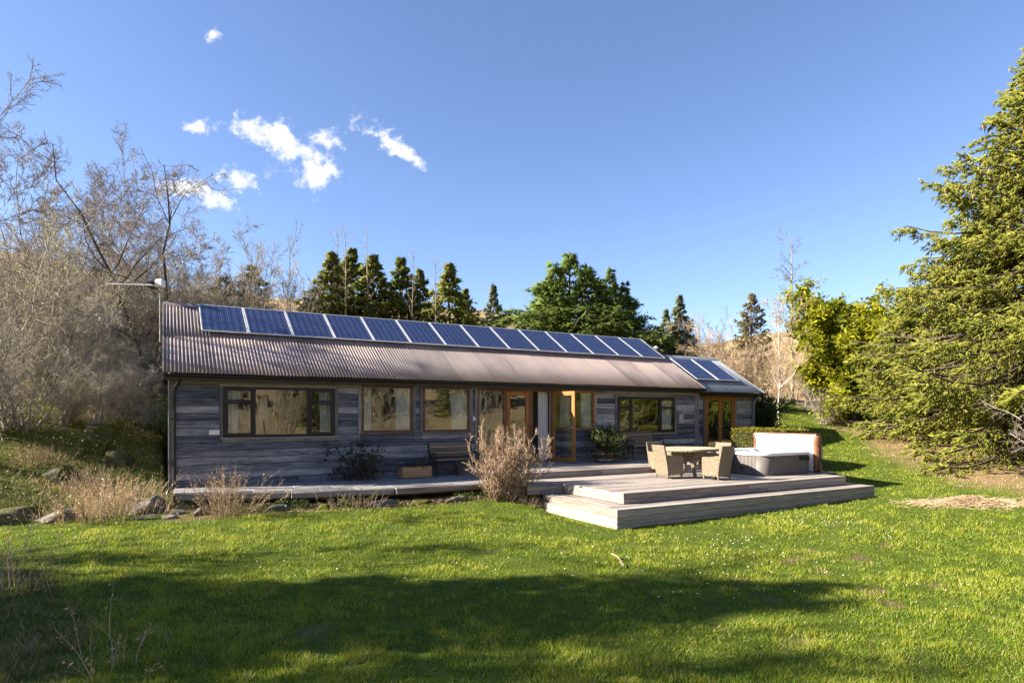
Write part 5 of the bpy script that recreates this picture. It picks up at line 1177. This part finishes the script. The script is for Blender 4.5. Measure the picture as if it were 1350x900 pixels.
# trough and barrel planters
e = empty('planter_trough', (5.55, -.55, -.216), .04, 'pale wooden trough planter on the path left of the bench', 'planter')
for sy in (-.15, .13):
    MB().box(-.40, .40, sy, sy+.02, .02, .155, .003).build('side_board', M['trough'], e); MB().box(-.40, .40, sy, sy+.02, .16, .295, .003).build('side_board', M['trough'], e)
for sx in (-.40, .38): MB().box(sx, sx+.02, -.128, .128, .02, .295, .003).build('end_board', M['trough'], e)
for sx in (-.36, .32):
    for sy in (-.125, .09): MB().box(sx, sx+.04, sy, sy+.035, 0, .28).build('leg', M['trough'], e)
MB().box(-.378, .378, -.128, .128, .22, .26).build('soil', M['soil'], e)
pp = stalks(171, 60, .26, .14, .004, 'bark', 'darkleaf', 420); t_ = empty('trough_plant', (5.55, -.55, .04), 0, 'low dark heather growing in the wooden trough', 'plant')
for nm, me in pp: o = obj(nm, me, t_, (0, 0, 0), (0, 0, 0), (1.7, .6, 1)); o['kind'] = 'stuff'

e = empty('barrel_planter', (11.42, -.88, .002), 0, 'half barrel planter with pale hoops on the terrace right of the open door', 'planter')
ns = 18
for k in range(ns):
    a0 = 2*math.pi*k/ns+.012; a1 = 2*math.pi*(k+1)/ns-.012; m = MB(); vs = []
    for z, r in ((0, .27), (.10, .305), (.21, .33), (.33, .345), (.36, .345)):
        for rr in (r, r-.025):
            for a in (a0, a1): vs.append((rr*math.cos(a), rr*math.sin(a), z))
    fs = []
    for i in range(4):
        b = i*4; c = b+4; fs += [(b, b+1, c+1, c), (b+2, c+2, c+3, b+3), (b, c, c+2, b+2), (b+1, b+3, c+3, c+1)]
    fs += [(0, 2, 3, 1), (16, 17, 19, 18)]; m.add(vs, fs); m.build('stave', M['barrel'], e)
for z, r in ((.045, .292), (.235, .343)):
    MB().lathe([(r-.004, z), (r+.004, z), (r+.010, z+.05), (r+.002, z+.05)], 36).build('hoop', M['hoop'], e)
MB().lathe([(.0, .32), (.318, .32), (.318, .28), (0, .28)], 24).build('soil', M['soil'], e)
lf = leafy(173, .52, .012, [(8, 42, .55, .05, .15), (6, 45, .55, .03, .18)], 3600, .040, M['bark'], M['bark'], M['leaf'], 12, .22)
b_ = empty('potted_shrub', (11.42, -.88, .31), 0, 'rounded green shrub growing in the half barrel', 'shrub')
for nm, me in lf:
    o = obj(nm, me, b_)
    if nm != 'trunk': o['kind'] = 'stuff'

# ------------------------------------------------------------------ hot tub
def rrect(x0, x1, y0, y1, r, n=8):
    pts = []
    for cx, cy, a0 in ((x1-r, y1-r, 0), (x0+r, y1-r, math.pi/2), (x0+r, y0+r, math.pi), (x1-r, y0+r, 1.5*math.pi)):
        for k in range(n+1): a = a0+math.pi/2*k/n; pts.append((cx+r*math.cos(a), cy+r*math.sin(a)))
    return pts
def loft(m, rings, smooth=True, cap0=False, cap1=False):
    n = len(rings[0]); vs = [p for r in rings for p in r]
    fs = [(i*n+k, i*n+(k+1) % n, (i+1)*n+(k+1) % n, (i+1)*n+k) for i in range(len(rings)-1) for k in range(n)]
    m.add(vs, fs, smooth)
    if cap0: m.add(rings[0], [tuple(range(n))[::-1]])
    if cap1: m.add(rings[-1], [tuple(range(n))])
    return m
TX, TYc = 14.18, -4.15; tub = empty('hot_tub', (TX, TYc, UZ+.002), 0, 'square white hot tub with grey slatted cabinet and rounded corners', 'hot tub'); hw = .99
def ring(h, z, r): return [(px, py, z) for px, py in rrect(-h, h, -h, h, r)]
loft(MB(), [ring(hw-.03, 0, .22), ring(hw-.03, .50, .22)], True, True, True).build('cabinet_core', M['tubgrey'], tub)
# upright cabinet boards along the straight sides, curved corner panels
nb_ = 12; span = 2*(hw-.25); bw = span/nb_
bm_ = MB().box(-bw/2+.003, bw/2-.003, -.012, .012, .02, .49, .004).mesh('cabinet_board', M['tubgrey'])
for sidei in range(4):
    for k in range(nb_):
        t = -span/2+bw*(k+.5); a = sidei*math.pi/2; c, s = math.cos(a), math.sin(a); px, py = t, -hw+.018
        obj('cabinet_board', bm_, tub, (c*px-s*py, s*px+c*py, 0), (0, 0, a))
for cx, cy, a0 in ((1, 1, 0), (-1, 1, math.pi/2), (-1, -1, math.pi), (1, -1, 1.5*math.pi)):
    m = MB(); vs = []; n = 8
    for z in (.02, .49):
        for k in range(n+1):
            a = a0+.03+(math.pi/2-.06)*k/n
            for r in (.25, .225): vs.append((cx*(hw-.25)+(r-.004)*math.cos(a), cy*(hw-.25)+(r-.004)*math.sin(a), z))
    q = 2*(n+1); fs = []
    for k in range(n):
        b = 2*k; fs += [(b, b+2, q+b+2, q+b), (b+1, q+b+1, q+b+3, b+3), (q+b, q+b+2, q+b+3, q+b+1)]
    m.add(vs, fs, True); m.build('corner_panel', M['tubgrey'], tub)
sh = MB(); H1 = .50
loft(sh, [ring(hw-.02, H1, .24), ring(hw+.02, H1+.01, .27), ring(hw+.03, H1+.05, .28), ring(hw+.01, H1+.085, .27), ring(hw-.05, H1+.10, .24), ring(hw-.13, H1+.095, .22), ring(hw-.17, H1+.06, .22), ring(hw-.20, H1-.20, .22), ring(hw-.42, H1-.24, .22), ring(hw-.45, H1-.40, .2)], True, False, True).build('shell', M['acrylic'], tub)
m = MB(); m.add(ring(hw-.185, H1-.06, .21), [tuple(range(36))]); m.build('water', M['water'], tub)
for (px, py) in ((.60, -.72), (.60, -.25)):
    MB().tube([(px, py, H1+.08), (px, py+.01, H1+.155), (px-.03, py+.03, H1+.175), (px-.10, py+.06, H1+.175), (px-.13, py+.07, H1+.15)], .014, 8).build('spout', M['alu'], tub)
for (px, py, rz) in ((-.70, -.70, .8), (-.70, .70, -.8), (.70, .70, 2.3)):
    o = MB().box(-.06, .06, -.14, .14, 0, .05, .02).build('headrest', M['greybox'], tub, (px, py, H1+.06)); o.rotation_euler = (0, 0, rz)
MB().tube([(-hw+.0, -.30, .17), (-hw-.03, -.30, .17)], .03, 12).build('drain_cap', M['dark'], tub); MB().tube([(-hw, .35, .06), (-hw-.03, .35, .06)], .025, 12).build('drain_cap', M['dark'], tub)
MB().box(.42, .80, -hw-.03, -hw+.01, .36, .46, .01).build('control_panel', M['dark'], tub)
# cover folded and hung upright on its lifter at the right side of the tub
cov = empty('hot_tub_cover', (15.36, -4.15, UZ+.002), 0, 'folded hot tub cover standing upright, white inside and brown outside', 'cover')
def puffy(x0, x1, y0, y1, z0, z1, seed, b=.03):
    m = MB(); pts = []
    ny, nz_ = 24, 14; rng = np.random.default_rng(seed)
    def face(x, sgn):
        vs = [(x + sgn*(.012*math.sin(math.pi*j/ny)*math.sin(math.pi*k/nz_)) + .004*math.sin(j*1.7+seed)*math.sin(k*1.3), y0+(y1-y0)*j/ny, z0+(z1-z0)*k/nz_) for j in range(ny+1) for k in range(nz_+1)]
        return vs
    a = face(x0, -1); c = face(x1, 1); q = nz_+1; fs = []
    for j in range(ny):
        for k in range(nz_): i = j*q+k; fs.append((i, i+1, i+q+1, i+q))
    m.add(a, fs, True); m.add(c, [f[::-1] for f in fs], True); n = len(a); vs = a+c; rim = [j*q for j in range(ny+1)] + [ny*q+k for k in range(1, q)] + [j*q+nz_ for j in range(ny-1, -1, -1)] + [k for k in range(nz_-1, 0, -1)]
    m.add(vs, [(rim[i], rim[(i+1) % len(rim)], n+rim[(i+1) % len(rim)], n+rim[i]) for i in range(len(rim))]); return m
puffy(-.09, -.005, -1.0, 1.0, .04, 1.02, 1).build('inner_half', M['vinyl_w'], cov)
puffy(.005, .10, -1.03, 1.03, .02, 1.04, 2).build('outer_half', M['vinyl_b'], cov)
for sy in (-1, 1):   # wrinkled brown skirts folded round both ends
    m = MB(); n = 16; vs = []
    for k in range(n+1):
        z = 1.0-(.98*k/n); w = .03*math.sin(k*2.1)+.02*math.sin(k*.9+1)
        vs += [(-.11+w*.4, sy*(.93+abs(w)*.6), z), (-.10, sy*(1.02+w*.3), z), (-.02+w*.5, sy*(1.075+w*.4), z), (.10, sy*(1.05+w*.2), z)]
    fs = [(4*k+j, 4*k+j+1, 4*k+j+5, 4*k+j+4) for k in range(n) for j in range(3)]; m.add(vs, fs, True); o = m.build('skirt', M['vinyl_b'], cov); sm = o.modifiers.new('thickness', 'SOLIDIFY'); sm.thickness = .006
MB().box(-.10, .10, -1.02, 1.02, 1.03, 1.055, .01).build('hinge_strip', M['vinyl_b'], cov)
for yy in (-.55, .55): MB().box(-.108, -.1035, yy-.02, yy+.02, .10, .34, .002).build('strap', M['vinyl_b'], cov)
for sy in (-1, 1): MB().tube([(-.14, sy*1.12, .02), (-.14, sy*1.12, .30), (.0, sy*1.12, .34), (.04, sy*1.10, .75)], .016, 8).build('lifter_arm', M['dark'], cov)

# ------------------------------------------------------------------ antenna by the gable
x, y = at(211, 16.4); ant = empty('television_antenna', (x, y, gz(x, y)), math.atan2(.49, -.872), 'long horizontal television antenna on a mast with white box behind the gable', 'antenna'); zt = 4.83-gz(x, y)
MB().tube([(0, 0, zt-1.5), (0, 0, zt+.18)], .019, 8).build('mast', M['greybox'], ant)
for dz in (-1.4, -.75): MB().tube([(0, 0, zt+dz), (-.45, -.25, zt+dz)], .012, 6).build('bracket', M['dark'], ant)
MB().box(-.11, .10, -.09, .09, zt-.06, zt+.15, .03).build('amplifier_box', M['white'], ant)
MB().tube([(.10, 0, zt), (1.45, 0, zt+.03)], .022, 6).build('boom', M['alu'], ant)
for k in range(16):
    xx = .38+.068*k; l = .17-.006*k; MB().tube([(xx, -l, zt+.012+.02*k/16), (xx, l, zt+.012+.02*k/16)], .006, 5).build('element', M['alu'], ant)
MB().box(.12, .30, -.15, .15, zt-.07, zt-.055).box(.12, .30, -.15, .15, zt+.07, zt+.085).build('reflector', M['dark'], ant)
